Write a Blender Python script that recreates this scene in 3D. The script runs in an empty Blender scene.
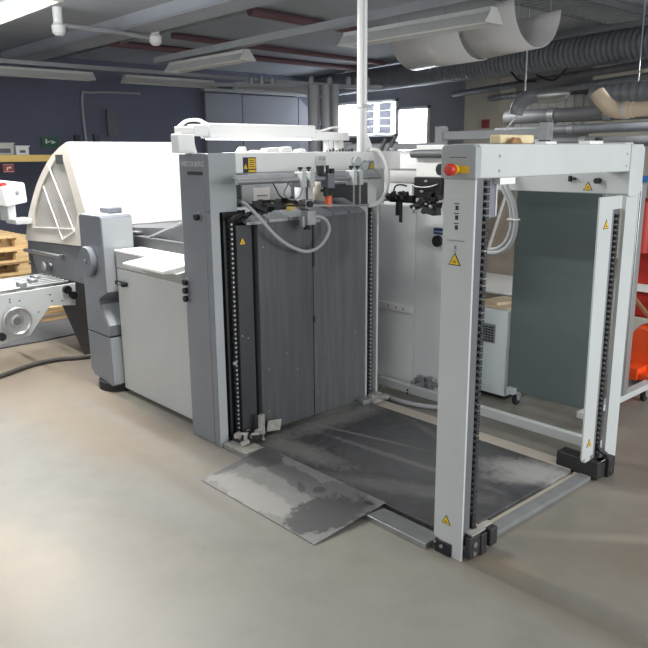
import bpy, bmesh, math, random
from mathutils import Vector, Matrix
random.seed(7)
S = bpy.context.scene
COL = S.collection
PI = math.pi

# ------------------------------------------------------------------ materials
def nmat(name):
    m = bpy.data.materials.new(name); m.use_nodes = True
    nt = m.node_tree
    b = nt.nodes['Principled BSDF']
    return m, nt, b

def lin(c):
    return tuple(((v / 255.0) / 12.92 if v / 255.0 <= .04045 else ((v / 255.0 + .055) / 1.055) ** 2.4) for v in c)

def paint(name, rgb, rough=.45, metal=0.0, var=.10, scale=3.0, bump=.0, stretch=(1, 1, 1), bscale=90., spec=.5):
    """surface colour with a little uneven wear; rgb is an albedo given in sRGB 0-255"""
    m, nt, b = nmat(name)
    c = lin(rgb)
    tc = nt.nodes.new('ShaderNodeTexCoord')
    mp = nt.nodes.new('ShaderNodeMapping'); mp.inputs['Scale'].default_value = stretch
    nt.links.new(tc.outputs['Object'], mp.inputs['Vector'])
    n = nt.nodes.new('ShaderNodeTexNoise'); n.inputs['Scale'].default_value = scale
    n.inputs['Detail'].default_value = 5; n.inputs['Roughness'].default_value = .6
    nt.links.new(mp.outputs['Vector'], n.inputs['Vector'])
    r = nt.nodes.new('ShaderNodeValToRGB')
    r.color_ramp.elements[0].position = .3; r.color_ramp.elements[1].position = .7
    r.color_ramp.elements[0].color = tuple(v * (1 - var) for v in c) + (1,)
    r.color_ramp.elements[1].color = tuple(min(1, v * (1 + var)) for v in c) + (1,)
    nt.links.new(n.outputs['Fac'], r.inputs['Fac'])
    nt.links.new(r.outputs['Color'], b.inputs['Base Color'])
    b.inputs['Roughness'].default_value = rough
    b.inputs['Metallic'].default_value = metal
    b.inputs['Specular IOR Level'].default_value = spec
    if bump:
        n2 = nt.nodes.new('ShaderNodeTexNoise'); n2.inputs['Scale'].default_value = bscale
        nt.links.new(mp.outputs['Vector'], n2.inputs['Vector'])
        bp = nt.nodes.new('ShaderNodeBump'); bp.inputs['Strength'].default_value = bump
        bp.inputs['Distance'].default_value = .003
        nt.links.new(n2.outputs['Fac'], bp.inputs['Height'])
        nt.links.new(bp.outputs['Normal'], b.inputs['Normal'])
    return m

def emit(name, rgb, strength):
    m, nt, b = nmat(name)
    b.inputs['Base Color'].default_value = (.9, .9, .9, 1)
    b.inputs['Emission Color'].default_value = lin(rgb) + (1,)
    b.inputs['Emission Strength'].default_value = strength
    return m

def spots(name, base, marks, rough=.5, metal=0., fine=.12, fscale=9., stretch=(1, 1, 1), edge=.5, detail=6, nscale=6.):
    """sheet material: base colour, fine grain, and blotches (object-space centre, radii, colour, strength)"""
    m, nt, b = nmat(name)
    L = nt.links
    tc = nt.nodes.new('ShaderNodeTexCoord')
    mp = nt.nodes.new('ShaderNodeMapping'); mp.inputs['Scale'].default_value = stretch
    L.new(tc.outputs['Object'], mp.inputs['Vector'])
    n = nt.nodes.new('ShaderNodeTexNoise'); n.inputs['Scale'].default_value = fscale
    n.inputs['Detail'].default_value = 7; n.inputs['Roughness'].default_value = .65
    L.new(mp.outputs['Vector'], n.inputs['Vector'])
    c = lin(base)
    r = nt.nodes.new('ShaderNodeValToRGB')
    r.color_ramp.elements[0].position = .3; r.color_ramp.elements[1].position = .72
    r.color_ramp.elements[0].color = tuple(v * (1 - fine) for v in c) + (1,)
    r.color_ramp.elements[1].color = tuple(min(1, v * (1 + fine)) for v in c) + (1,)
    L.new(n.outputs['Fac'], r.inputs['Fac'])
    col = r.outputs['Color']
    en = nt.nodes.new('ShaderNodeTexNoise'); en.inputs['Scale'].default_value = nscale
    en.inputs['Detail'].default_value = detail; en.inputs['Roughness'].default_value = .65
    L.new(tc.outputs['Object'], en.inputs['Vector'])
    for (cx, cy, rx, ry, rgb, stg, rot) in marks:
        ma = nt.nodes.new('ShaderNodeMapping'); ma.vector_type = 'TEXTURE'
        ma.inputs['Location'].default_value = (cx, cy, 0)
        ma.inputs['Rotation'].default_value = (0, 0, rot)
        ma.inputs['Scale'].default_value = (rx, ry, 1)
        L.new(tc.outputs['Object'], ma.inputs['Vector'])
        ln = nt.nodes.new('ShaderNodeVectorMath'); ln.operation = 'LENGTH'
        L.new(ma.outputs['Vector'], ln.inputs[0])
        ad = nt.nodes.new('ShaderNodeMath'); ad.operation = 'MULTIPLY_ADD'
        L.new(en.outputs['Fac'], ad.inputs[0]); ad.inputs[1].default_value = 1.6; 
        sb = nt.nodes.new('ShaderNodeMath'); sb.operation = 'SUBTRACT'
        L.new(ln.outputs['Value'], sb.inputs[0]); sb.inputs[1].default_value = .8
        L.new(sb.outputs[0], ad.inputs[2])
        mr = nt.nodes.new('ShaderNodeMapRange')
        mr.inputs['From Min'].default_value = 1 - edge * .5; mr.inputs['From Max'].default_value = 1 + edge * .5
        mr.inputs['To Min'].default_value = stg; mr.inputs['To Max'].default_value = 0
        L.new(ad.outputs[0], mr.inputs['Value'])
        mx = nt.nodes.new('ShaderNodeMixRGB')
        L.new(mr.outputs[0], mx.inputs['Fac']); L.new(col, mx.inputs['Color1'])
        mx.inputs['Color2'].default_value = lin(rgb) + (1,)
        col = mx.outputs['Color']
    L.new(col, b.inputs['Base Color'])
    b.inputs['Roughness'].default_value = rough; b.inputs['Metallic'].default_value = metal
    return m

M = {}
M['light'] = paint('light grey machine paint', (192, 196, 196), .42, var=.04)
M['white'] = paint('white machine paint', (236, 236, 234), .40, var=.02)
M['cream'] = paint('warm off white paint', (200, 194, 185), .45, var=.05)
M['cabinet'] = paint('cabinet grey paint', (176, 178, 178), .5, var=.04, bump=.15)
M['flank'] = paint('light slate paint', (168, 173, 177), .42, var=.05, scale=2)
M['slate'] = paint('slate grey paint', (118, 122, 129), .42, var=.06, scale=2)
M['slatedark'] = paint('dark slate body', (100, 102, 106), .5, var=.12)
M['dark'] = paint('dark grey metal', (62, 63, 66), .5, var=.2)
M['darker'] = paint('black oily steel', (40, 40, 42), .5, var=.25, scale=12)
M['black'] = paint('black plastic', (22, 22, 26), .45, var=.2)
M['rubber'] = paint('black rubber', (30, 30, 31), .8, var=.2)
M['barsteel'] = paint('scuffed grey bar', (128, 129, 130), .5, metal=.15, var=.14, scale=9)
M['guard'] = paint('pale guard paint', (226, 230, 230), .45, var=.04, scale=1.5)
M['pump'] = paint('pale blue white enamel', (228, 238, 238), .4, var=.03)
M['steel'] = paint('brushed steel', (175, 177, 178), .33, metal=.9, var=.1, scale=8)
M['zinc'] = paint('galvanised zinc', (160, 163, 166), .42, metal=.6, var=.15, scale=10)
M['alu'] = paint('aluminium extrusion', (178, 179, 180), .38, metal=.7, var=.06)
M['dusty'] = paint('dusty steel', (160, 157, 150), .7, metal=.0, var=.3, scale=18)
M['red'] = paint('red plastic', (196, 44, 30), .4, var=.05)
M['yellow'] = paint('yellow label', (233, 190, 36), .5, var=.04)
M['yellowbeam'] = paint('cream yellow beam paint', (238, 205, 120), .5, var=.05)
M['blue'] = paint('blue label', (40, 66, 120), .5, var=.06)
M['bluetape'] = paint('bright blue plastic', (38, 104, 176), .5, var=.08)
M['labelwhite'] = paint('white label', (232, 226, 220), .6, var=.03)
M['ink'] = paint('dark ink', (40, 42, 48), .6, var=.05)
M['paleink'] = paint('pale grey ink', (120, 124, 128), .6, var=.05)
M['silver'] = paint('silver lettering', (206, 209, 212), .3, metal=.5, var=.02)
M['orange'] = paint('orange enamel', (232, 84, 30), .4, var=.08)
M['jackred'] = paint('red enamel', (176, 40, 26), .4, var=.12)
M['wood'] = paint('pale timber', (206, 176, 130), .75, var=.22, scale=6, stretch=(1, 8, 8))
M['woodblock'] = paint('weathered timber block', (222, 204, 164), .75, var=.2, scale=14)
M['woodbrown'] = paint('brown split timber', (150, 112, 76), .8, var=.3, scale=14)
M['cord'] = paint('grey cable sheath', (168, 170, 172), .5, var=.05)
M['whitehose'] = paint('white plastic hose', (226, 226, 224), .45, var=.03)
M['darkcable'] = paint('dark cable sheath', (74, 72, 68), .6, var=.1)
M['mat'] = paint('dark grey rubber mat', (86, 86, 88), .85, var=.12, bump=.3)
M['duct'] = paint('spiral duct sheet', (128, 132, 138), .5, metal=.25, var=.12, scale=5)
M['ductdark'] = paint('dull duct sheet', (112, 114, 118), .55, metal=.2, var=.14, scale=5)
M['pvc'] = paint('beige pipe lagging', (214, 196, 172), .6, var=.1)
M['redpipe'] = paint('dull red pipe paint', (104, 74, 80), .6, var=.1)
M['fixture'] = paint('fixture enamel', (196, 196, 192), .5, var=.04)
M['rail'] = paint('grey rail', (150, 153, 156), .5, var=.08)
M['board'] = paint('beige board', (178, 170, 158), .7, var=.08)
M['brownpanel'] = paint('brown grey panel', (176, 164, 150), .6, var=.18, scale=4)
M['column'] = paint('beige column plaster', (192, 188, 174), .8, var=.06)
M['cardboard'] = paint('cardboard', (214, 194, 164), .8, var=.12)
M['exitgreen'] = paint('green sign', (52, 106, 84), .5, var=.05)
M['signred'] = paint('red sign', (150, 66, 70), .5, var=.05)
M['wallpanel'] = paint('grey sliding panel', (140, 142, 150), .7, var=.06, scale=.8)
M['capgrey'] = paint('grey cover paint', (158, 163, 165), .42, var=.05, scale=2)
M['ceiling'] = paint('ceiling grey', (168, 173, 180), .85, var=.08, scale=1.2, bump=.2, bscale=30)
M['walldark'] = paint('dark blue grey wall', (98, 102, 118), .85, var=.10, scale=.6)
M['wallback'] = paint('grey back wall', (150, 150, 156), .8, var=.08, scale=.7)
M['orangeplastic'] = paint('orange red plastic', (236, 110, 70), .5, var=.05)
M['window'] = emit('daylight behind window', (236, 244, 255), 9)
M['tube'] = emit('fluorescent tube', (255, 252, 240), 14)
M['tubedim'] = emit('small work lamp', (240, 246, 255), 5)

# translucent plastic sheet
m, nt, b = nmat('clear plastic sheet')
b.inputs['Base Color'].default_value = (.80, .79, .77, 1); b.inputs['Roughness'].default_value = .22
b.inputs['Transmission Weight'].default_value = .35; b.inputs['Alpha'].default_value = 1
M['plastic'] = m
m, nt, b = nmat('hood window')
b.inputs['Base Color'].default_value = (.92, .88, .84, 1); b.inputs['Roughness'].default_value = .12
b.inputs['Alpha'].default_value = .24
M['glass'] = m

# vertical streaked dark panels
def streaked(name, rgb, var):
    return paint(name, rgb, .5, var=var, scale=7, stretch=(6, 6, .35), bump=.1)
M['pile'] = streaked('worn dark panel', (84, 86, 88), .18)
M['pile2'] = streaked('worn grey panel', (94, 96, 97), .20)

# ------------------------------------------------------------------ geometry helpers
def cat(pts, n=8):
    """Catmull-Rom resample"""
    P = [Vector(p) for p in pts]
    if len(P) < 3: return P
    Q = [P[0] * 2 - P[1]] + P + [P[-1] * 2 - P[-2]]
    out = []
    for i in range(1, len(Q) - 2):
        a, b_, c, d = Q[i - 1], Q[i], Q[i + 1], Q[i + 2]
        for k in range(n):
            t = k / n
            out.append(.5 * ((2 * b_) + (c - a) * t + (2 * a - 5 * b_ + 4 * c - d) * t * t + (3 * b_ - a - 3 * c + d) * t ** 3))
    out.append(P[-1]); return out

WL = {}   # world location of every object built

class MB:
    def __init__(s): s.V = []; s.F = []
    def add(s, V, F):
        o = len(s.V); s.V += [Vector(v) for v in V]; s.F += [[i + o for i in f] for f in F]; return s
    def box(s, x0, x1, y0, y1, z0, z1):
        V = [(x, y, z) for z in (z0, z1) for y in (y0, y1) for x in (x0, x1)]
        return s.add(V, [(0, 2, 3, 1), (4, 5, 7, 6), (0, 1, 5, 4), (2, 6, 7, 3), (0, 4, 6, 2), (1, 3, 7, 5)])
    def obox(s, c, ax, ay, az, hx, hy, hz):
        ax, ay, az, c = Vector(ax).normalized(), Vector(ay).normalized(), Vector(az).normalized(), Vector(c)
        V = [c + ax * hx * i + ay * hy * j + az * hz * k for k in (-1, 1) for j in (-1, 1) for i in (-1, 1)]
        return s.add(V, [(0, 2, 3, 1), (4, 5, 7, 6), (0, 1, 5, 4), (2, 6, 7, 3), (0, 4, 6, 2), (1, 3, 7, 5)])
    def bar(s, p, q, w, h, up=(0, 0, 1)):
        p, q = Vector(p), Vector(q); d = (q - p).normalized()
        sd = d.cross(Vector(up)).normalized(); u = sd.cross(d)
        return s.obox((p + q) / 2, d, sd, u, (q - p).length / 2, w / 2, h / 2)
    def cyl(s, p, q, r, n=20, r2=None):
        p, q = Vector(p), Vector(q); d = (q - p).normalized(); r2 = r if r2 is None else r2
        a = d.cross(Vector((0, 0, 1)) if abs(d.z) < .9 else Vector((1, 0, 0))).normalized(); b_ = d.cross(a)
        V = [p + (a * math.cos(2 * PI * i / n) + b_ * math.sin(2 * PI * i / n)) * r for i in range(n)]
        V += [q + (a * math.cos(2 * PI * i / n) + b_ * math.sin(2 * PI * i / n)) * r2 for i in range(n)]
        F = [(i, (i + 1) % n, n + (i + 1) % n, n + i) for i in range(n)] + [tuple(range(n))[::-1], tuple(range(n, 2 * n))]
        return s.add(V, F)
    def lathe(s, p, d, prof, n=28):
        """profile [(distance along d, radius)] about axis d from p"""
        p, d = Vector(p), Vector(d).normalized()
        a = d.cross(Vector((0, 0, 1)) if abs(d.z) < .9 else Vector((1, 0, 0))).normalized(); b_ = d.cross(a)
        V = []; F = []
        for (h, r) in prof:
            V += [p + d * h + (a * math.cos(2 * PI * i / n) + b_ * math.sin(2 * PI * i / n)) * max(r, 1e-4) for i in range(n)]
        for k in range(len(prof) - 1):
            F += [(k * n + i, k * n + (i + 1) % n, (k + 1) * n + (i + 1) % n, (k + 1) * n + i) for i in range(n)]
        F += [tuple(range(n))[::-1], tuple(range((len(prof) - 1) * n, len(prof) * n))]
        return s.add(V, F)
    def tube(s, pts, r, n=10, smooth=8):
        P = cat(pts, smooth) if smooth else [Vector(p) for p in pts]
        V = []; F = []; pa = None
        for i, p in enumerate(P):
            d = (P[min(i + 1, len(P) - 1)] - P[max(i - 1, 0)]).normalized()
            if pa is None: pa = d.cross(Vector((0, 0, 1)) if abs(d.z) < .9 else Vector((1, 0, 0))).normalized()
            a = (pa - d * pa.dot(d)).normalized(); pa = a; b_ = d.cross(a)
            V += [p + (a * math.cos(2 * PI * k / n) + b_ * math.sin(2 * PI * k / n)) * r for k in range(n)]
        for i in range(len(P) - 1):
            F += [(i * n + k, i * n + (k + 1) % n, (i + 1) * n + (k + 1) % n, (i + 1) * n + k) for k in range(n)]
        F += [tuple(range(n))[::-1], tuple(range((len(P) - 1) * n, len(P) * n))]
        return s.add(V, F)
    def prism(s, pts, axis, a, b_):
        n = len(pts)
        def mk(p, t):
            return {'X': (t, p[0], p[1]), 'Y': (p[0], t, p[1]), 'Z': (p[0], p[1], t)}[axis]
        V = [mk(p, a) for p in pts] + [mk(p, b_) for p in pts]
        return s.add(V, [(i, (i + 1) % n, n + (i + 1) % n, n + i) for i in range(n)] + [tuple(range(n))[::-1], tuple(range(n, 2 * n))])
    def ring(s, outer, inner, axis, a, b_):
        """plate with one hole: outer and inner outlines with the same number of points"""
        n = len(outer)
        def mk(p, t):
            return {'X': (t, p[0], p[1]), 'Y': (p[0], t, p[1]), 'Z': (p[0], p[1], t)}[axis]
        V = [mk(p, a) for p in outer] + [mk(p, a) for p in inner] + [mk(p, b_) for p in outer] + [mk(p, b_) for p in inner]
        F = []
        for i in range(n):
            j = (i + 1) % n
            F += [(i, j, n + j, n + i), (2 * n + i, 3 * n + i, 3 * n + j, 2 * n + j), (i, 2 * n + i, 2 * n + j, j), (n + i, n + j, 3 * n + j, 3 * n + i)]
        return s.add(V, F)
    def sph(s, c, r, n=12, sq=(1, 1, 1)):
        c = Vector(c); V = []; F = []; k = n // 2
        for i in range(1, k):
            t = PI * i / k
            V += [c + Vector((math.sin(t) * math.cos(2 * PI * j / n) * r * sq[0], math.sin(t) * math.sin(2 * PI * j / n) * r * sq[1], math.cos(t) * r * sq[2])) for j in range(n)]
        for i in range(k - 2):
            F += [(i * n + j, (i + 1) * n + j, (i + 1) * n + (j + 1) % n, i * n + (j + 1) % n) for j in range(n)]
        V += [c + Vector((0, 0, r * sq[2])), c - Vector((0, 0, r * sq[2]))]
        F += [(len(V) - 2, j, (j + 1) % n) for j in range(n)]
        F += [(len(V) - 1, (k - 2) * n + (j + 1) % n, (k - 2) * n + j) for j in range(n)]
        return s.add(V, F)
    def build(s, name, mat, parent=None, bevel=0., label=None, sharp=35, origin=None):
        lo = Vector([min(v[i] for v in s.V) for i in range(3)]); hi = Vector([max(v[i] for v in s.V) for i in range(3)])
        c = Vector(origin) if origin else (lo + hi) / 2
        me = bpy.data.meshes.new(name)
        me.from_pydata([v - c for v in s.V], [], s.F)
        bm = bmesh.new(); bm.from_mesh(me); bmesh.ops.recalc_face_normals(bm, faces=bm.faces)
        bm.to_mesh(me); bm.free()
        me.shade_smooth(); me.set_sharp_from_angle(angle=math.radians(sharp))
        me.materials.append(M[mat] if isinstance(mat, str) else mat)
        o = bpy.data.objects.new(name, me); COL.objects.link(o)
        WL[o.name] = c
        if parent:
            o.parent = parent; o.location = c - WL[parent.name]
        else: o.location = c
        if bevel:
            bv = o.modifiers.new('edge', 'BEVEL'); bv.width = bevel; bv.segments = 2
            bv.limit_method = 'ANGLE'; bv.angle_limit = math.radians(40)
        if label: o['label'] = label
        return o

def T(name, label, category, loc, group=None):
    o = bpy.data.objects.new(name, None); COL.objects.link(o); o.location = loc
    o.empty_display_size = .1
    WL[o.name] = Vector(loc); o['label'] = label; o['category'] = category
    if group: o['group'] = group
    return o
def tag(o, label, category, group=None):
    o['label'] = label; o['category'] = category
    if group: o['group'] = group
    return o
def struct(o):
    o['kind'] = 'structure'; return o
def dup(root, loc, rotz, label, group=None):
    r = root.copy(); COL.objects.link(r); r.location = loc; r.rotation_euler = (0, 0, rotz); r['label'] = label
    if group: r['group'] = group
    for ch in list(root.children):
        c = ch.copy(); COL.objects.link(c); c.parent = r
        for g in list(ch.children):
            d = g.copy(); COL.objects.link(d); d.parent = c
    return r

def text(name, s, mat, parent, loc, size, facing, depth=.0006, label=None, center=True):
    cu = bpy.data.curves.new(name, 'FONT'); cu.body = s; cu.size = size; cu.extrude = depth
    cu.align_x = 'CENTER' if center else 'LEFT'; cu.align_y = 'CENTER'
    tmp = bpy.data.objects.new('tmp_text', cu)
    me = bpy.data.meshes.new_from_object(tmp)
    bpy.data.objects.remove(tmp); bpy.data.curves.remove(cu)
    rot = {'-Y': Matrix.Rotation(PI / 2, 4, 'X'), '+X': Matrix.Rotation(PI / 2, 4, 'Z') @ Matrix.Rotation(PI / 2, 4, 'X')}[facing]
    me.transform(rot); me.name = name
    me.materials.clear(); me.materials.append(M[mat])
    o = bpy.data.objects.new(name, me); COL.objects.link(o); WL[o.name] = Vector(loc)
    o.parent = parent; o.location = Vector(loc) - WL[parent.name]
    return o

def warning(parent, c, size, facing, up=True):
    """yellow warning triangle with black border and mark: one part, painted border as its child"""
    x, y, z = c; h = size * .87
    def tri(sz, off):
        hh = sz * .87
        p = [(-sz / 2, -hh / 3), (sz / 2, -hh / 3), (0, hh * 2 / 3)]
        mb = MB()
        if facing == '-Y': mb.prism([(x + a, z + b_) for a, b_ in p], 'Y', y - off - .0012, y - off)
        else: mb.prism([(y + a, z + b_) for a, b_ in p], 'X', x + off, x + off + .0012)
        return mb
    bd = tri(size, 0).build('warning_sign', 'ink', parent)
    tri(size * .78, .0013).build('sign_face', 'yellow', bd, label='yellow triangular face')
    # black hand and wedge mark
    mb = MB(); s_ = size * .06
    for (a, b_, w, hgt) in ((0, .06, .8, 2.6), (-1.7, -1.2, 1.6, 1.0), (1.6, -1.2, 1.6, 1.0)):
        if facing == '-Y': mb.box(x + a * s_ - w * s_ / 2, x + a * s_ + w * s_ / 2, y - .0036, y - .0026, z + b_ * s_ - hgt * s_ / 2, z + b_ * s_ + hgt * s_ / 2)
        else: mb.box(x + .0026, x + .0036, y + a * s_ - w * s_ / 2, y + a * s_ + w * s_ / 2, z + b_ * s_ - hgt * s_ / 2, z + b_ * s_ + hgt * s_ / 2)
    mb.build('sign_mark', 'ink', bd)
    return bd

def chain(parent, x, y, z0, z1, mat='darker', w=.016, roll='dark'):
    """roller chain hanging vertically along Z: link plates, with the rollers as its child"""
    mb = MB(); rb = MB(); p = .026; n = int((z1 - z0) / p)
    for i in range(n):
        z = z0 + (i + .5) * p
        mb.box(x - w * .5, x - w * .34, y - .010, y + .010, z - .0105, z + .0105)
        mb.box(x + w * .34, x + w * .5, y - .010, y + .010, z - .0105, z + .0105)
        rb.cyl((x - w * .55, y, z), (x + w * .56, y, z), .0058, 8)
    o = mb.build('chain', mat, parent)
    rb.build('chain_rollers', roll, o)
    return o

# ------------------------------------------------------------------ the setting
fl = spots('worn sealed concrete', (126, 123, 115), [
    (.55, -1.5, .75, .5, (146, 136, 118), .7, .4), (.25, -1.4, .35, .2, (166, 152, 130), .55, .2), (-.8, -.45, .9, .2, (134, 118, 100), .6, .05),  # first two marks paint in the warm lamp light on the near left floor
    (-.9, -.12, 1.0, .07, (124, 104, 84), .5, 0), (-2.6, -.4, 1.0, .9, (146, 128, 110), .6, .3),
    (1.5, -.75, .6, .3, (132, 131, 124), .5, .5), (.5, -.5, .5, .16, (134, 133, 128), .45, .1),
    (2.1, .55, .35, .3, (112, 102, 88), .6, .3), (2.1, .02, .5, .07, (106, 96, 82), .5, 0), (1.7, 1.6, .35, .5, (110, 100, 86), .5, 0),  # second mark paints in the gate post's cast shadow along the floor
    (2.05, .72, .03, .42, (146, 140, 128), .6, -.85), (1.75, .12, .12, .06, (138, 120, 96), .5, 0), (1.78, 1.05, .25, .06, (140, 134, 122), .5, .6),
    (.25, -.42, .5, .04, (112, 106, 98), .5, 0), (.15, -.1, .2, .12, (108, 104, 98), .5, 0)],
    rough=.42, fine=.12, fscale=4.5, edge=1.3, nscale=4.0)
floor = struct(MB().box(-9.2, 8, -6, 9.2, -.1, 0).build('floor', fl, origin=(0, 0, 0)))
struct(MB().box(-9.2, 8, -6, 9.2, 3.15, 3.3).build('ceiling', 'ceiling'))
struct(MB().box(-9.2, -9.0, -6, 9.2, 0, 3.15).build('wall_left', 'walldark'))
wb = MB()
for (x0, x1, z0, z1) in ((-9, -8.6, 0, 3.15), (-8.6, -6.9, 0, 1.9), (-8.6, -6.9, 2.62, 3.15), (-6.9, -6.86, 0, 1.5), (-6.9, -6.86, 2.5, 3.15), (-6.86, -6.05, 0, 1.5), (-6.86, -6.05, 2.45, 3.15),
                         (-6.05, -3.55, 0, 3.15), (-3.55, -2.85, 0, 2.3), (-3.55, -2.85, 2.47, 3.15), (-2.85, 8, 0, 3.15)):
    wb.box(x0, x1, 9.0, 9.2, z0, z1)
struct(wb.build('wall_back', 'wallback'))

def window(n, x0, x1, z0, z1, muls):
    r = bpy.data.objects.new('window_%d' % n, None); COL.objects.link(r); r.location = ((x0 + x1) / 2, 9, z0); WL[r.name] = Vector(r.location); struct(r)
    fr = MB(); w = .05
    fr.box(x0, x1, 8.96, 9.04, z0, z0 + w).box(x0, x1, 8.96, 9.04, z1 - w, z1).box(x0, x0 + w, 8.96, 9.04, z0, z1).box(x1 - w, x1, 8.96, 9.04, z0, z1)
    for mx in muls: fr.box(mx - .02, mx + .02, 8.96, 9.04, z0, z1)
    fr.build('window_frame', 'white', r)
    MB().box(x0, x1, 9.08, 9.1, z0, z1).build('pane', 'window', r)
    return r
w1 = window(1, -8.6, -6.86, 1.9, 2.62, (-7.75,))
m, nt, b = nmat('blind slats'); tr = nt.nodes.new('ShaderNodeBsdfTranslucent'); tr.inputs['Color'].default_value = (.17, .17, .18, 1)
ad = nt.nodes.new('ShaderNodeAddShader'); b.inputs['Base Color'].default_value = (.4, .4, .42, 1)
nt.links.new(b.outputs[0], ad.inputs[0]); nt.links.new(tr.outputs[0], ad.inputs[1]); nt.links.new(ad.outputs[0], nt.nodes['Material Output'].inputs['Surface'])
M['blind'] = m
for x0, x1 in ((-7.73, -7.44), (-7.30, -6.98)):
    bl = MB()
    for k in range(4): bl.prism([(8.90, 1.96 + k * .15), (8.93, 1.96 + k * .15), (8.93, 2.105 + k * .15), (8.90, 2.105 + k * .15)], 'X', x0, x1)
    bl.build('blind', 'blind', w1)
MB().box(-8.7, -6.8, 8.86, 8.98, 1.80, 1.90).build('window_sill', 'slatedark', w1)
window(2, -6.86, -6.05, 1.5, 2.45, ())
window(3, -3.55, -2.85, 2.3, 2.47, ())

# grey sliding door leaves on the left wall
dr = bpy.data.objects.new('door_1', None); COL.objects.link(dr); dr.location = (-8.95, 7.2, 0); WL[dr.name] = Vector(dr.location); struct(dr)
for y0, y1 in ((5.85, 6.70), (6.715, 8.15)):
    MB().box(-8.99, -8.92, y0, y1, .02, 2.72).build('door_leaf', 'wallpanel', dr, bevel=.006)
MB().prism([(8.165, .02), (8.75, .02), (8.75, 1.6), (8.7, 1.95), (8.58, 2.3), (8.4, 2.55), (8.165, 2.72)], 'X', -8.99, -8.92).build('door_leaf', 'wallpanel', dr)
MB().box(-8.99, -8.86, 5.8, 8.8, 2.74, 2.80).build('door_track', 'rail', dr)

# concrete downstand and its steel angle
struct(MB().box(-9, 8, 2.18, 2.55, 3.0, 3.15).build('trim_1', 'ceiling'))
struct(MB().box(-9, 8, 2.15, 2.178, 2.99, 3.02).build('trim_2', 'rail'))
struct(MB().box(-9, -3.6, 3.0, 3.02, 3.1, 3.15).build('trim_3', 'rail'))
# plaster columns at the back right
struct(MB().box(-4.87, -4.15, 8.5, 8.95, 0, 3.15).build('trim_4', 'column'))
struct(MB().box(-2.53, -1.76, 8.5, 8.95, 0, 3.15).build('trim_5', 'column'))
# steel stanchion in front of the sliding doors
st = MB(); st.cyl((-4.66, 4.82, 0), (-4.66, 4.82, 2.5), .085).cyl((-4.5, 4.9, 0), (-4.5, 4.9, 2.5), .06).cyl((-4.40, 4.98, 0), (-4.40, 4.98, 2.5), .05)
struct(st.build('trim_6', 'rail'))

# ------------------------------------------------------------------ pile feeder (the gate frame in the middle)
F = T('pile_feeder', 'grey sheet pile feeder with open gate frame, dark pile wall and floor platform', 'machine', (.8, .6, 0))

# left column
c = MB().box(-.29, -.055, -.026, .15, 0, 1.602).box(-.055, -.004, -.026, .138, 1.302, 1.600).box(-.055, -.004, -.026, .024, 0, 1.302)
colm = c.build('column', 'slate', F, bevel=.006)
MB().prism([(-.0255, 0), (.026, 0), (.026, 1.30), (.14, 1.30), (.14, 1.602), (-.0255, 1.602)], 'X', -.0038, 0).build('column_flank', 'flank', F, label='lighter grey side cover of the dark column')
text('lettering', 'HEIDELBERG', 'silver', colm, (-.15, -.0275, 1.545), .038, '-Y')
MB().box(-.205, -.06, -.0285, -.0262, 1.490, 1.508).build('name_plate', 'ink', colm)
for (x, z) in ((-.114, 1.273),):
    k = MB().cyl((x, -.027, z), (x, -.032, z), .026).build('button_bezel', 'zinc', colm)
    MB().cyl((x, -.032, z), (x, -.052, z), .019).build('push_button', 'black', colm, bevel=.002)
for z in (.905, .858, .812):
    MB().cyl((-.262, -.027, z), (-.262, -.033, z), .0235).build('button_bezel', 'zinc', colm)
    MB().cyl((-.262, -.033, z), (-.262, -.054, z), .0175).build('push_button', 'black', colm, bevel=.002)
# chain slot
MB().box(-.054, -.03, .027, .215, .03, 1.30).build('chain_guard', 'darker', F)
MB().box(-.03, -.005, .05, .062, .05, 1.295).build('chain_guide', 'darker', F)
chain(F, .0, .095, .05, 1.29, 'darker', .016, 'silver')
MB().sph((.01, .082, .47), .014, 10).build('grease_nipple', 'zinc', F)

# front beam with its fittings
beam = MB().box(-.13, 0, .14, 1.43, 1.495, 1.604).build('front_beam', 'white', F, bevel=.006)
ws = MB().box(.0, .0016, .188, .274, 1.497, 1.578).build('warning_plate', 'ink', beam)
MB().box(.0018, .0026, .222, .270, 1.518, 1.572).box(.0018, .0026, .222, .270, 1.500, 1.512).build('plate_text_field', 'yellow', ws, label='yellow text field')
MB().prism([(.192, 1.518), (.216, 1.518), (.204, 1.545)], 'X', .0018, .0026).build('plate_symbol', 'yellow', ws, label='small yellow triangle')
tl = MB()
for k in range(4): tl.box(.0027, .0031, .228, .264 - .006 * (k % 2), 1.527 + k * .011, 1.531 + k * .011)
tl.build('plate_lines', 'ink', ws)
bp = MB().box(0, .012, .70, .775, 1.51, 1.585)
bp.build('bracket_plate', 'light', beam, bevel=.008)
MB().cyl((.012, .722, 1.566), (.018, .722, 1.566), .008, 10).build('bolt', 'zinc', beam)
MB().cyl((.012, .752, 1.562), (.018, .752, 1.562), .008, 10).build('bolt', 'zinc', beam)
e = MB().cyl((0, 1.02, 1.545), (.03, 1.02, 1.545), .030).cyl((.0, 1.07, 1.515), (.04, 1.07, 1.515), .024).box(0, .03, .97, 1.06, 1.46, 1.52)
e.build('air_coupling', 'light', beam, bevel=.003)
MB().box(0, .04, 1.09, 1.15, 1.475, 1.55).build('valve_block', 'zinc', beam, bevel=.004)
warning(F, (.042, 1.12, 1.515), .05, '+X')
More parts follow.
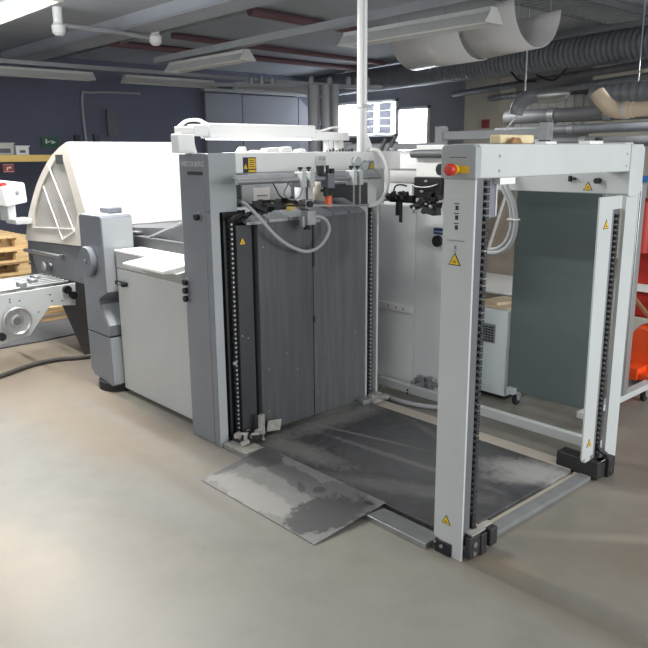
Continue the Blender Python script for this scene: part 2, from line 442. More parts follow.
# small white fittings standing on the beam
for (y0, y1, h) in ((.20, .245, .03), (.36, .47, .026), (.47, .56, .03), (.60, .66, .018), (.28, .33, .012)):
    MB().prism([(y0, 1.604), (y1, 1.604), (y1 - .012, 1.604 + h), (y0 + .02, 1.604 + h * .8)], 'X', -.09, -.03).build('cable_clip', 'white', beam, bevel=.003)
sc = MB()
for k in range(9):
    y = .87 + k * .026; sc.cyl((-.085, y, 1.604), (-.085, y, 1.612 + .006 * (k % 3)), .008, 8)
sc.build('bolt_row', 'dark', beam)
MB().prism([(1.13, 1.604), (1.24, 1.604), (1.21, 1.66), (1.17, 1.73), (1.15, 1.73), (1.14, 1.66)], 'X', -.10, -.05).build('gusset', 'white', beam, bevel=.004)

# pile wall
MB().box(-.03, .02, .115, .215, .03, 1.225).build('pile_panel', 'dark', F, label='narrow dark left strip of the pile wall')
MB().box(-.03, .0, .215, .24, .03, 1.235).build('panel_gap', 'black', F)
MB().box(-.02, .045, .238, .632, .035, 1.243).build('pile_panel', 'pile', F, bevel=.003)
MB().box(-.02, .045, .638, 1.062, .035, 1.252).build('pile_panel', 'pile2', F, bevel=.003)
MB().box(.045, .05, .628, .642, .95, 1.2).box(.045, .052, .63, .642, .62, .66).build('hinge_strip', 'darker', F)
warning(F, (.021, .152, 1.135), .05, '+X')
for (y, z) in ((.13, .62), (.17, .60), (.27, 1.10), (.29, .40), (.50, .36), (.72, .42), (.98, .5), (1.0, 1.1), (.42, .47), (.66, .18), (.28, .15)):
    MB().cyl((.044, y, z) if y > .2 else (.019, y, z), (.049, y, z) if y > .2 else (.024, y, z), .0045, 8).build('screw', 'zinc', F)
# comb plates leaning back from the top of the wall
for i, (y0, y1, zz) in enumerate(((.16, .30, 1.245), (.31, .45, 1.25), (.46, .60, 1.25), (.66, .78, 1.255), (.79, .91, 1.258), (.92, 1.04, 1.262))):
    MB().prism([(.055, zz - .02), (.055, zz), (-.12, zz + .065), (-.13, zz + .05)], 'Y', y0, y1).build('comb_plate', 'zinc' if i < 3 else 'slate', F, bevel=.003)
MB().box(-.16, -.12, .14, 1.06, 1.20, 1.27).build('comb_bar', 'darker', F)

# far column with chain
fc = MB().box(.0, .055, 1.064, 1.076, .03, 1.285).box(.0, .055, 1.160, 1.176, .03, 1.285).box(-.02, .0, 1.064, 1.176, .03, 1.285)
fcp = fc.build('corner_column', 'light', F)
MB().box(.0, .006, 1.077, 1.159, .04, 1.28).build('column_lining', 'darker', fcp)
ch = chain(F, .03, 1.128, .05, 1.27, 'dark', .016, 'silver')
MB().box(-.05, .03, 1.18, 1.25, 1.285, 1.50).build('corner_block', 'light', F, bevel=.004)

# foot clutter of the two inner columns
def foot(y, x, big=1.0):
    a = MB().box(x - .02, x + .10 * big, y - .05, y + .04, .03, .055).box(x + .02, x + .06, y - .03, y + .06, .055, .075)
    a.obox((x + .09, y + .02, .065), (1, .5, 0), (-.5, 1, 0), (0, 0, 1), .05 * big, .018, .012)
    return a
foot(.09, .03).build('chain_anchor', 'darker', F, bevel=.003)
fa = MB(); random.seed(4)
for k in range(15):
    a_ = random.random() * 3; 
    fa.obox((.02 + random.random() * .12, .03 + random.random() * .15, .045 + random.random() * .04), (math.cos(a_), math.sin(a_), .4 * random.random()), (-math.sin(a_), math.cos(a_), 0), (-.4, 0, 1), .012 + .02 * random.random(), .008, .006 + .006 * random.random())
fa.cyl((.04, .05, .07), (.10, .09, .075), .012, 10).cyl((.09, .13, .06), (.13, .10, .07), .014, 10)
fa.build('dust_crusted_links', 'dusty', F)
MB().obox((.08, .20, .10), (1, .3, 0), (-.3, 1, 0), (0, .0, 1), .012, .018, .06).build('stop_bracket', 'dusty', F, bevel=.003)
MB().obox((.085, .285, .075), (.4, 1, 0), (1, -.4, .2), (0, .2, 1), .04, .006, .032).build('stop_plate', 'dusty', F)
foot(1.10, .05).build('chain_anchor', 'dusty', F, bevel=.003)
MB().box(.06, .12, .98, 1.05, .03, .06).obox((.10, 1.13, .06), (1, .6, 0), (-.6, 1, 0), (0, 0, 1), .05, .02, .012).build('chain_anchor', 'zinc', F, bevel=.003)

# suction rail and the fittings that hang on it
rl = MB().cyl((.13, .05, 1.458), (.13, 1.10, 1.458), .016).box(.10, .125, .05, 1.1, 1.472, 1.49)
rail = rl.build('suction_rail', 'zinc', F)
MB().box(.03, .09, .15, 1.05, 1.482, 1.494).build('rail_carrier', 'zinc', F)
for (y0, w) in ((.475, .035), (.535, .035), (.862, .03), (.912, .03)):
    q = MB().box(.10, .165, y0 - w / 2, y0 + w / 2, 1.415, 1.50).build('clamp', 'light', F, bevel=.004)
    MB().cyl((.13, y0, 1.50), (.13, y0, 1.512), .006, 10).cyl((.13, y0, 1.512), (.13, y0, 1.524), .014, 14).build('thumb_screw', 'black', q)
for (y0, h) in ((.62, .03), (.70, .012)):
    q = MB().box(.11, .15, y0 - .012, y0 + .012, 1.475, 1.50 + h).build('stop_pin', 'black', F, bevel=.002)
q = MB().box(.10, .165, .65, .70, 1.405, 1.485).build('clamp', 'slate', F, bevel=.003, label='grey clamp carrying the orange tipped valve')
MB().cyl((.132, .672, 1.485), (.132, .672, 1.53), .01, 12).build('thumb_screw', 'black', q)
v = MB().cyl((.135, .66, 1.36), (.135, .66, 1.41), .017).cyl((.135, .69, 1.375), (.135, .69, 1.41), .012).box(.12, .15, .63, .71, 1.385, 1.40)
v = v.build('valve', 'black', F)
MB().cyl((.135, .676, 1.30), (.135, .676, 1.362), .02, 18).build('valve_cap', 'orangeplastic', v, label='orange plastic cap')
for y in (.868, .918):
    MB().cyl((.145, y, 1.29), (.145, y, 1.43), .0055, 10).build('guide_rod', 'steel', F)
MB().cyl((.145, .508, 1.22), (.145, .508, 1.43), .006, 10).build('guide_rod', 'dark', F)
MB().bar((.15, .50, 1.318), (.15, .98, 1.292), .016, .01).build('lower_rod', 'steel', F)
MB().bar((.15, .22, 1.33), (.15, .50, 1.318), .014, .01).build('lower_rod', 'black', F)
# suction head hanging in the middle
hd = MB().box(.10, .16, .485, .535, 1.30, 1.35).box(.11, .17, .49, .55, 1.21, 1.29).cyl((.14, .56, 1.23), (.14, .60, 1.23), .014).box(.12, .15, .47, .49, 1.2, 1.26)
hd = hd.build('suction_head', 'zinc', F, bevel=.003)
MB().cyl((.14, .51, 1.185), (.14, .51, 1.21), .022, 16, .012).build('suction_cup', 'rubber', hd)
MB().cyl((.17, .505, 1.325), (.18, .505, 1.325), .018, 14).build('adjusting_knob', 'black', hd)
# black drive mechanism behind the comb
mech = MB(); random.seed(11)
for k in range(14):
    y = .20 + .25 * random.random(); z = 1.285 + .06 * random.random()
    mech.obox((.06 + .05 * random.random(), y, z), (1, random.random() - .5, 0), (0, 1, random.random() - .5), (0, 0, 1), .012 + .02 * random.random(), .02 + .025 * random.random(), .008 + .012 * random.random())
mech.cyl((.09, .2, 1.31), (.09, .46, 1.31), .012).cyl((.07, .25, 1.33), (.07, .30, 1.33), .025)
mech.build('gripper_mechanism', 'black', F, bevel=.002)
MB().sph((.085, .43, 1.31), .03, 14, (1, 1.4, .7)).build('oil_cup', 'yellowbeam', F)
h = MB()
for (y, z) in ((.10, 1.275), (.13, 1.262), (.16, 1.28), (.075, 1.27)): h.obox((.06, y, z), (1, .3, .2), (-.3, 1, .4), (0, -.4, 1), .018, .028, .009)
h.bar((.06, .12, 1.26), (.06, .22, 1.31), .012, .012)
h.build('hand_clamp', 'black', F, bevel=.002)

# housings seen in the gap under the beam
MB().box(-.42, -.22, .10, .33, 1.0, 1.455).build('gap_housing', 'dark', F, bevel=.005)
b_ = MB().prism([(.335, 1.0), (.70, 1.0), (.70, 1.40), (.62, 1.452), (.335, 1.452)], 'X', -.42, -.22).build('gap_housing', 'cabinet', F, bevel=.006, label='light grey housing with a paper label')
MB().box(-.22, -.218, .415, .535, 1.325, 1.405).build('paper_label', 'labelwhite', b_)
MB().box(-.218, -.2172, .44, .515, 1.355, 1.362).build('label_line', 'paleink', b_)
hk = MB().tube([(-.21, .42, 1.445), (-.2, .45, 1.435), (-.2, .47, 1.442), (-.2, .50, 1.432), (-.2, .53, 1.442)], .004, 6)
hk.build('wire', 'black', b_)
for y, r in ((.73, .055), (.86, .05)):
    MB().lathe((-.14, y, 1.27), (0, 0, 1), [(0, r * .8), (.02, r), (.13, r), (.15, r * .8), (.17, r * .4), (.2, r * .4)], 22).build('air_bottle', 'white' if y < .8 else 'board', F, label='white upright air cylinder' if y < .8 else 'beige upright air cylinder')
warning(F, (-.08, .735, 1.30), .04, '+X')
MB().box(-.42, -.22, .94, 1.46, 1.0, 1.408).build('gap_housing', 'dark', F, bevel=.005, label='wide dark housing on the right of the gap')
MB().box(-.21, -.19, .92, 1.47, 1.405, 1.42).build('housing_edge', 'zinc', F)

# hoses
MB().tube([(-.03, .17, 1.35), (.04, .172, 1.335), (.11, .195, 1.275), (.13, .29, 1.17), (.13, .40, 1.098), (.13, .52, 1.06), (.13, .625, 1.09), (.13, .685, 1.165), (.13, .66, 1.225), (.13, .60, 1.25), (.13, .57, 1.232)], .0098, 12).build('hose', 'cord', F, label='looping grey hose in front of the pile wall')
MB().tube([(-.03, 1.19, 1.615), (.03, 1.195, 1.605), (.075, 1.21, 1.54), (.09, 1.215, 1.46), (.09, 1.20, 1.36), (.08, 1.15, 1.30), (.06, 1.08, 1.28)], .013, 12).build('hose', 'whitehose', F, label='white hose curving down at the far corner')
MB().tube([(.08, .45, 1.49), (.12, .40, 1.44), (.13, .36, 1.39), (.13, .40, 1.355), (.13, .46, 1.36), (.13, .49, 1.41)], .0045, 8).build('hose', 'zinc', F, label='thin grey air line')
MB().tube([(.05, .30, 1.47), (.1, .31, 1.44), (.11, .34, 1.38), (.11, .37, 1.36)], .004, 8).build('hose', 'black', F, label='thin black air line')

# lift platform at floor level
pm = spots('scuffed dark platform', (66, 66, 68), [
    (.55, .33, .20, .10, (190, 188, 184), .8, .5), (.60, .22, .16, .06, (180, 178, 174), .6, .7), (-.30, .05, .34, .012, (150, 150, 150), .5, .25), (.08, .3, .35, .03, (140, 140, 140), .35, -.3),
    (.0, -.05, .5, .02, (150, 150, 150), .4, .1), (-.45, -.36, .3, .08, (140, 138, 134), .5, .1), (.25, -.30, .5, .06, (120, 120, 120), .35, .5), (-.64, .1, .10, .4, (150, 148, 144), .5, 0), (.1, .1, .45, .3, (92, 92, 94), .5, .3)],
    rough=.45, fine=.32, fscale=14, edge=1.0, nscale=26)
MB().box(.095, 1.515, .112, 1.055, .008, .03).build('lift_platform', pm, F, bevel=.003)
MB().box(.02, 1.47, -.02, .085, .0, .026).build('base_bar', 'steel', F, bevel=.002, label='pale steel bar along the near edge')
MB().box(.02, 1.5, .087, .109, .0, .01).build('base_gap', 'rubber', F)
MB().box(.02, .22, -.02, .108, .0265, .031).build('dusty_plate', 'dusty', F)
MB().box(1.548, 1.612, .22, 1.08, 0, .022).build('base_bar', 'barsteel', F, bevel=.002, label='grey steel bar at the gate opening')
MB().box(1.52, 1.547, .14, 1.09, 0, .014).build('base_seal', 'board', F)
MB().box(.10, 1.50, 1.07, 1.17, 0, .022).build('base_bar', 'board', F, bevel=.002, label='dusty beige bar along the far edge')
rb = MB().box(-.12, 1.50, 1.36, 1.40, .036, .09).build('base_beam', 'light', F, bevel=.003)
MB().cyl((.16, 1.359, .058), (.16, 1.354, .058), .007, 10).cyl((.16, 1.359, .035), (.16, 1.354, .035), .007, 10).build('bolt', 'black', rb)

# near gate post
front = [(1.487, .065), (1.556, .045), (1.556, .0), (1.626, .0), (1.626, 1.53), (1.487, 1.53)]
post = MB().prism(front, 'Y', .012, .022).box(1.487, 1.495, .022, .10, .065, 1.53).box(1.495, 1.56, .022, .10, .07, 1.52)
post = post.build('gate_post', 'light', F, label='near gate post with emergency stop')
MB().box(1.56, 1.614, .022, .078, .05, 1.505).build('chain_channel', 'slatedark', F)
MB().box(1.555, 1.60, .078, .116, .05, 1.50).build('chain_backing', 'slatedark', F)
chain(F, 1.612, .098, .07, 1.50, 'darker', .018)
cv = MB().prism([(1.484, 1.505), (1.637, 1.505), (1.637, 1.612), (1.625, 1.624), (1.496, 1.624), (1.484, 1.612)], 'Y', -.006, .028)
cv = cv.build('post_cover', 'capgrey', F, bevel=.003)
MB().box(1.522, 1.597, -.0072, -.006, 1.578, 1.580).build('cover_slot', 'ink', cv)
MB().box(1.572, 1.610, -.0074, -.006, 1.525, 1.549).build('stop_label', 'yellow', cv)
eb = MB().cyl((1.555, -.006, 1.537), (1.555, -.024, 1.537), .0165, 24).build('stop_collar', 'yellow', cv, label='yellow collar of the emergency stop')
MB().lathe((1.555, -.024, 1.537), (0, -1, 0), [(0, .013), (.008, .013), (.012, .0215), (.026, .0215), (.031, .018), (.033, .008)], 24).build('stop_button', 'red', cv, label='red mushroom emergency stop button')
# key fields on the post
kp = MB().box(1.515, 1.585, .0108, .012, 1.285, 1.44).build('keypad', 'light', post, bevel=.0005)
for z in (1.405, 1.370, 1.334):
    MB().box(1.538, 1.560, .0098, .0108, z + .008, z + .0115).box(1.5435, 1.557, .0098, .0108, z - .013, z + .003).build('key_symbol', 'ink', post)
MB().box(1.51, 1.588, .0104, .0118, 1.279, 1.281).box(1.544, 1.552, .0104, .0118, 1.25, 1.262).box(1.542, 1.554, .0104, .0118, 1.241, 1.244).box(1.546, 1.552, .0104, .0118, 1.225, 1.229).build('key_marks', 'paleink', post)
warning(post, (1.547, .012, 1.205), .056, '-Y')
warning(post, (1.548, .012, .150), .046, '-Y')
MB().box(1.56, 1.572, .15, .222, 1.355, 1.50).build('side_flap', 'slate', F)
MB().cyl((1.574, .218, 1.36), (1.574, .218, 1.50), .003, 8).build('flap_edge', 'white', F)
f1 = MB().box(1.497, 1.58, .004, .09, 0, .056).build('foot_block', 'black', F, bevel=.004)
MB().cyl((1.50, .004, .043), (1.50, 0, .043), .006, 10).cyl((1.533, .004, .034), (1.533, 0, .034), .008, 10).build('bolt', 'zinc', f1)
f2 = MB().box(1.630, 1.655, .03, .10, .012, .105).box(1.60, 1.66, .10, .14, .005, .098).box(1.605, 1.668, .15, .20, .028, .105).box(1.615, 1.65, .13, .155, .04, .085)
f2 = f2.build('chain_tensioner', 'darker', F, bevel=.004)
MB().box(1.60, 1.65, .05, .14, .1045, .112).box(1.612, 1.64, .14, .20, .1045, .112).build('tensioner_plate', 'dusty', f2, label='dusty pale top plate')
MB().cyl((1.648, .06, .07), (1.662, .06, .07), .012, 6).cyl((1.648, .06, .03), (1.66, .06, .03), .010, 6).build('hex_nut', 'steel', f2)
MB().tube([(1.612, .10, .16), (1.614, .105, .12), (1.62, .11, .10)], .012, 8).build('chain_end', 'darker', f2)

# cross beam over the gate and its right end box
cb = MB().box(1.50, 1.604, .03, 1.225, 1.502, 1.626).build('cross_beam', 'light', F, bevel=.005)
for y in (.185, 1.19):
    for z in (1.582, 1.528):
        MB().cyl((1.602, y, z), (1.606, y, z), .006, 12).build('bolt', 'dusty', cb)
MB().box(1.52, 1.57, .55, .63, 1.626, 1.636).build('beam_fitting', 'white', cb)
MB().box(1.52, 1.57, .90, 1.02, 1.626, 1.64).build('beam_fitting', 'white', cb)
MB().box(1.525, 1.555, .57, .61, 1.636, 1.642).build('beam_catch', 'black', cb)
MB().box(1.54, 1.56, 1.0, 1.03, 1.64, 1.655).build('beam_catch', 'black', cb)
eb = [(1.225, 1.626), (1.335, 1.626), (1.358, 1.605), (1.358, 1.415), (1.34, 1.397), (1.30, 1.385), (1.235, 1.385), (1.222, 1.40), (1.222, 1.626)]
MB().prism(eb, 'X', 1.50, 1.609).build('end_box', 'light', F, bevel=.004)
# inner (far) beam with its switches
ib = MB().box(.26, 1.55, 1.28, 1.36, 1.392, 1.635).build('rear_beam', 'light', F, bevel=.004)
warning(ib, (1.375, 1.28, 1.422), .05, '-Y')
MB().box(1.275, 1.287, 1.262, 1.279, 1.448, 1.476).cyl((1.305, 1.279, 1.462), (1.305, 1.26, 1.462), .006, 10).build('limit_switch', 'black', ib)
MB().cyl((1.43, 1.279, 1.455), (1.43, 1.25, 1.455), .014, 14).build('limit_switch', 'black', ib)
MB().box(1.545, 1.60, .20, .30, 1.478, 1.502).build('cable_duct', 'white', F)
# end bracket of the far beam: roller handle, round opening, black actuators
br = MB().box(.275, .49, 1.262, 1.278, 1.452, 1.638).build('beam_bracket', 'white', F, bevel=.004)
MB().cyl((.265, 1.235, 1.588), (.54, 1.235, 1.588), .024, 18).build('roller_handle', 'slatedark', F, bevel=.003)
MB().cyl((.465, 1.262, 1.498), (.465, 1.255, 1.498), .034, 20).build('round_port', 'black', br)
act = MB().box(.285, .49, 1.235, 1.278, 1.33, 1.452); random.seed(5)
for k in range(16):
    act.obox((.31 + .17 * random.random(), 1.225 + .02 * random.random(), 1.26 + .09 * random.random()), (1, random.random() - .5, random.random() - .5), (0, 1, 0), (random.random() - .5, 0, 1), .014 + .02 * random.random(), .02, .01 + .012 * random.random())
act = act.build('actuator_block', 'black', F, bevel=.003)
aw = MB().tube([(.27, 1.225, 1.41), (.34, 1.215, 1.395), (.42, 1.215, 1.40), (.47, 1.23, 1.415)], .004, 6).sph((.38, 1.23, 1.43), .01, 8, (1.5, .6, .8)).sph((.35, 1.23, 1.37), .010, 8, (1.6, .6, .8)).sph((.44, 1.21, 1.285), .014, 8).sph((.31, 1.21, 1.26), .013, 8, (.8, .6, 1.6)).sph((.41, 1.2, 1.30), .008, 8)
aw.build('air_fittings', 'zinc', act)
gr = MB().box(.12, .30, 1.20, 1.24, 1.30, 1.345).box(.05, .30, 1.20, 1.225, 1.305, 1.315).box(.17, .185, 1.20, 1.22, 1.22, 1.30).box(.20, .212, 1.2, 1.22, 1.18, 1.30).cyl((.10, 1.20, 1.335), (.17, 1.20, 1.335), .018).cyl((.21, 1.2, 1.34), (.24, 1.2, 1.36), .016)
for k in range(6): gr.obox((.14 + .025 * k, 1.19, 1.335 + .02 * (k % 2)), (1, .2, .3), (-.2, 1, 0), (-.3, 0, 1), .010, .016, .012)
gr = gr.build('side_gripper', 'black', F, bevel=.002)
MB().tube([(.16, 1.19, 1.35), (.18, 1.185, 1.395), (.22, 1.185, 1.408), (.26, 1.2, 1.40)], .005, 8).build('air_line', 'black', gr)
# hoses under the cross beam
MB().tube([(.92, 1.24, 1.50), (.955, 1.20, 1.42), (1.005, 1.2, 1.33), (1.025, 1.2, 1.22), (1.0, 1.2, 1.12), (.93, 1.2, 1.065), (.84, 1.2, 1.06), (.78, 1.21, 1.09)], .014, 12).build('hose', 'cord', F, label='bundled grey hose hanging behind the near post')
MB().tube([(.90, 1.23, 1.50), (.93, 1.2, 1.42), (.985, 1.2, 1.32), (1.0, 1.2, 1.22), (.975, 1.2, 1.135), (.92, 1.2, 1.085), (.84, 1.2, 1.075), (.77, 1.21, 1.11)], .011, 12).build('hose', 'cord', F, label='thinner grey hose inside the bundle')
MB().box(.985, 1.045, 1.18, 1.21, 1.245, 1.252).build('cable_tie', 'white', F)

# far gate post
rp = MB().prism([(.992, .13), (1.098, .13), (1.098, 1.335), (1.185, 1.335), (1.185, 1.395), (.972, 1.395)], 'X', 1.594, 1.602).box(1.575, 1.594, 1.04, 1.09, .1, 1.38)
rp = rp.build('gate_post', 'light', F, label='far gate post beside the mobile panel')
MB().box(1.585, 1.602, 1.225, 1.345, 0, 1.39).box(1.545, 1.585, 1.335, 1.345, 0, 1.39).build('post_flank', 'light', F)
MB().box(1.552, 1.575, 1.095, 1.225, .1, 1.335).build('chain_channel', 'slatedark', F)
MB().box(1.575, 1.592, 1.095, 1.135, .1, 1.334).build('channel_lip', 'slate', F)
chain(F, 1.588, 1.172, .09, 1.33, 'darker', .018)
warning(rp, (1.602, 1.045, 1.265), .05, '+X')
warning(rp, (1.602, 1.05, .20), .046, '+X')
f3 = MB().box(1.415, 1.64, 1.085, 1.165, .006, .098).build('foot_block', 'darker', F, bevel=.004)
f4 = MB().box(1.612, 1.655, 1.17, 1.235, .0, .10).box(1.60, 1.62, 1.13, 1.20, .02, .085).cyl((1.645, 1.2, .03), (1.66, 1.2, .03), .02, 12).build('chain_tensioner', 'darker', F, bevel=.003)
MB().box(1.61, 1.64, 1.12, 1.16, .086, .098).build('tensioner_plate', 'dusty', f4)
MB().tube([(1.588, 1.165, .16), (1.60, 1.175, .13), (1.62, 1.19, .115), (1.625, 1.2, .10)], .011, 8).build('chain_end', 'darker', f4)

# side guard panels between far column and gate
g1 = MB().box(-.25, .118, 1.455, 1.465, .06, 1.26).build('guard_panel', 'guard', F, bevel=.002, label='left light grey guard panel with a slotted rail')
MB().box(-.20, .10, 1.44, 1.454, .555, .602).build('slotted_rail', 'white', g1, bevel=.002)
MB().cyl((-.03, 1.44, .578), (-.03, 1.438, .578), .006, 10).cyl((.035, 1.44, .575), (.035, 1.438, .575), .006, 10).cyl((-.10, 1.44, .58), (-.10, 1.438, .58), .006, 10).build('rail_hole', 'black', g1)
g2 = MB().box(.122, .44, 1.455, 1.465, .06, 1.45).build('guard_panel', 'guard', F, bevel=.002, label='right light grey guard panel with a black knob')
MB().box(.27, .36, 1.449, 1.454, 1.095, 1.135).build('blue_label', 'blue', g2)
MB().box(.28, .35, 1.4475, 1.449, 1.108, 1.116).build('label_lettering', 'silver', g2)
MB().box(.265, .36, 1.446, 1.454, 1.02, 1.09).build('lock_plate', 'white', g2)
MB().cyl((.315, 1.446, 1.055), (.315, 1.42, 1.055), .036, 20).build('rotary_knob', 'black', g2, bevel=.004)
va = MB().box(.15, .36, 1.43, 1.452, .10, .125).box(.22, .25, 1.41, 1.45, .085, .15).cyl((.20, 1.43, .12), (.20, 1.43, .155), .018).cyl((.16, 1.43, .10), (.16, 1.40, .10), .016).box(.27, .3, 1.42, 1.45, .07, .16).cyl((.27, 1.42, .15), (.33, 1.42, .15), .014)
va.build('air_valve', 'zinc', F, bevel=.003)
MB().tube([(.06, 1.25, .02), (.15, 1.24, .017), (.30, 1.26, .017), (.44, 1.32, .017), (.55, 1.38, .017), (.60, 1.5, .017)], .015, 10).build('floor_hose', 'cord', F)

# ------------------------------------------------------------------ things on and around the feeder
sm = spots('worn steel sheet', (118, 118, 116), [
    (-.1, -.14, .34, .08, (146, 144, 139), .65, 0), (-.02, .10, .40, .06, (84, 84, 85), .75, -.1), (.28, .16, .20, .06, (92, 92, 93), .8, -.1),
    (-.36, .13, .13, .10, (74, 74, 75), .85, .1), (-.42, -.02, .05, .14, (84, 84, 85), .8, .1), (.31, -.03, .14, .19, (64, 64, 65), .9, -.35),
    (.04, .06, .05, .018, (70, 70, 71), .8, -.5), (.13, .10, .03, .03, (66, 66, 67), .8, -.3), (.39, .17, .03, .012, (40, 40, 41), .8, .0)],
    rough=.45, metal=.1, fine=.13, fscale=9, edge=.16, nscale=13)
sv = [(.283, -.338, .001), (1.132, -.334, .001), (1.128, .106, .0375), (.238, .104, .0375)]
tag(MB().add([v for v in sv] + [(x, y, z + .004) for x, y, z in sv], [(0, 3, 2, 1), (4, 5, 6, 7), (0, 1, 5, 4), (1, 2, 6, 5), (2, 3, 7, 6), (3, 0, 4, 7)]).build('steel_sheet', sm),
    'stained flat steel sheet lying on the floor before the dark platform', 'metal sheet')

wbk = tag(MB().obox((1.55, .34, 1.6435), (.1, 1, 0), (-1, .1, 0), (0, 0, 1), .10, .026, .0165).build('wood_block', 'woodblock', bevel=.006),
          'pale timber block lying on the white cross beam by the emergency stop', 'wood block')
tag(MB().prism([(.26, 1.6275), (.335, 1.6275), (.315, 1.648), (.28, 1.650)], 'X', 1.585, 1.603).build('wood_chip', 'woodbrown', bevel=.003), 'small brown wood chip leaning against the pale timber block', 'wood chip')

# long white lamp housing above the front beam
Lh = T('lamp_housing', 'long white lamp housing on stubby posts above the feeder beam', 'lamp', (-.22, .45, 1.604))
MB().box(-.25, -.16, .09, .85, 1.678, 1.757).build('housing', 'white', Lh, bevel=.008)
MB().box(-.24, -.17, .12, .82, 1.672, 1.678).build('diffuser', 'tubedim', Lh, label='glowing underside')
MB().box(-.27, -.19, .85, 1.16, 1.672, 1.722).build('arm', 'white', Lh, bevel=.004)
for y in (1.0, 1.09): MB().box(-.26, -.21, y, y + .035, 1.604, 1.672).build('post', 'white', Lh)
MB().box(-.235, -.16, -.10, .0, 1.604, 1.70).box(-.23, -.165, -.08, .0, 1.70, 1.738).box(-.23, -.17, -.0, .10, 1.69, 1.75).build('end_block', 'white', Lh, bevel=.006)
MB().tube([(-.2, -.07, 1.735), (-.2, -.02, 1.765), (-.2, .05, 1.772), (-.2, .11, 1.75), (-.2, .13, 1.735)], .009, 10).build('cable', 'white', Lh)
MB().tube([(-.2, .85, 1.735), (-.2, .92, 1.728), (-.2, 1.0, 1.745), (-.2, 1.07, 1.75), (-.2, 1.12, 1.715)], .006, 10).build('cable', 'white', Lh)

# twin conduit from ceiling to beam
cd = T('cable_conduit', 'slim white twin conduit dropping from the ceiling to the feeder beam', 'conduit', (.0, 1.1, 1.605))
MB().cyl((-.02, 1.08, 1.606), (-.02, 1.08, 3.15), .017, 14).build('conduit_pipe', 'white', cd)
MB().cyl((-.018, 1.116, 1.606), (-.018, 1.115, 3.15), .017, 14).build('conduit_pipe', 'white', cd)
MB().box(-.045, .02, 1.055, 1.135, 1.86, 1.88).build('clip', 'light', cd)

# ------------------------------------------------------------------ folding machine at the left
FM = T('folding_machine', 'folding machine with white quarter round hood, side window and dark grey drive tower', 'machine', (-2.3, .6, 0))
prof = [(-3.235, .878), (-3.175, 1.0), (-3.105, 1.11), (-3.03, 1.20), (-2.95, 1.285), (-2.86, 1.37), (-2.76, 1.445), (-2.62, 1.535), (-2.50, 1.597), (-2.36, 1.65), (-2.225, 1.688)]
top = prof + [(-1.93, 1.075)]
hv = MB()
n = len(top)
V = [(x, .2, z) for x, z in top] + [(x, 1.30, z) for x, z in top]
hv.add(V, [(i, i + 1, n + i + 1, n + i) for i in range(n - 1)])
hood = hv.build('hood', 'white', FM, sharp=30)
so = hood.modifiers.new('thickness', 'SOLIDIFY'); so.thickness = .012; so.offset = 0
bv = hood.modifiers.new('edge', 'BEVEL'); bv.width = .02; bv.segments = 3; bv.limit_method = 'ANGLE'
# end wall with the window opening
outer = prof + [(-2.155, 1.54), (-2.08, 1.39), (-2.0, 1.22), (-1.94, 1.09), (-1.955, .93), (-2.4, .912), (-2.85, .895)]
inner = [(-3.02, 1.00), (-3.00, 1.035), (-2.985, 1.09), (-2.94, 1.165), (-2.88, 1.235), (-2.80, 1.32), (-2.71, 1.395), (-2.60, 1.47), (-2.50, 1.53), (-2.42, 1.575), (-2.33, 1.60),
         (-2.29, 1.54), (-2.23, 1.42), (-2.17, 1.28), (-2.12, 1.17), (-2.17, 1.06), (-2.45, 1.035), (-2.80, 1.015)]
MB().ring(outer, inner, 'Y', .188, .21).build('end_wall', 'cream', FM)
MB().prism(inner, 'Y', .198, .201).build('window_pane', 'glass', FM, label='clear tinted window of the hood')
for a, b2, w_ in (((-2.58, 1.52), (-2.2, 1.03), .012), ((-2.2, 1.03), (-2.42, .95), .010), ((-2.72, 1.355), (-2.43, .945), .010), ((-3.02, 1.005), (-2.22, 1.045), .008)):
    MB().bar((a[0], .184, a[1]), (b2[0], .184, b2[1]), w_, .006, (0, 1, 0)).build('window_strip', 'white', FM)
MB().box(-2.43, -2.30, .184, .188, 1.53, 1.60).build('vent_slot', 'dark', FM)
MB().box(-3.05, -2.0, .42, 1.25, .93, 1.20).build('inner_rollers', 'brownpanel', FM)
MB().prism([(-2.9, 1.2), (-2.15, 1.2), (-2.3, 1.52), (-2.5, 1.5)], 'Y', .55, .60).build('inner_plate', 'cream', FM)
MB().prism(prof + [(-1.93, 1.08), (-1.95, .93)], 'Y', 1.30, 1.31).build('rear_wall', 'cream', FM)
# lower body
MB().prism([(-3.235, .875), (-1.95, .925), (-1.95, .62), (-2.25, .62), (-3.07, .60)], 'Y', .20, 1.25).build('lower_body', 'slatedark', FM, bevel=.01)
MB().prism([(-3.0, .60), (-1.75, .60), (-1.75, .0), (-2.38, .0), (-2.46, .06)], 'Y', .26, 1.2).build('pedestal', 'darker', FM, bevel=.01)
hn = MB().cyl((-3.17, .15, .80), (-2.42, .15, .815), .016, 14).cyl((-3.1, .15, .80), (-3.1, .21, .80), .010).cyl((-2.5, .15, .813), (-2.5, .21, .813), .010)
hn.build('handle_rail', 'steel', FM)
MB().lathe((-2.75, .20, .705), (0, -1, 0), [(0, .02), (.02, .02), (.025, .042), (.06, .042), (.07, .03)], 20).build('knob', 'zinc', FM)
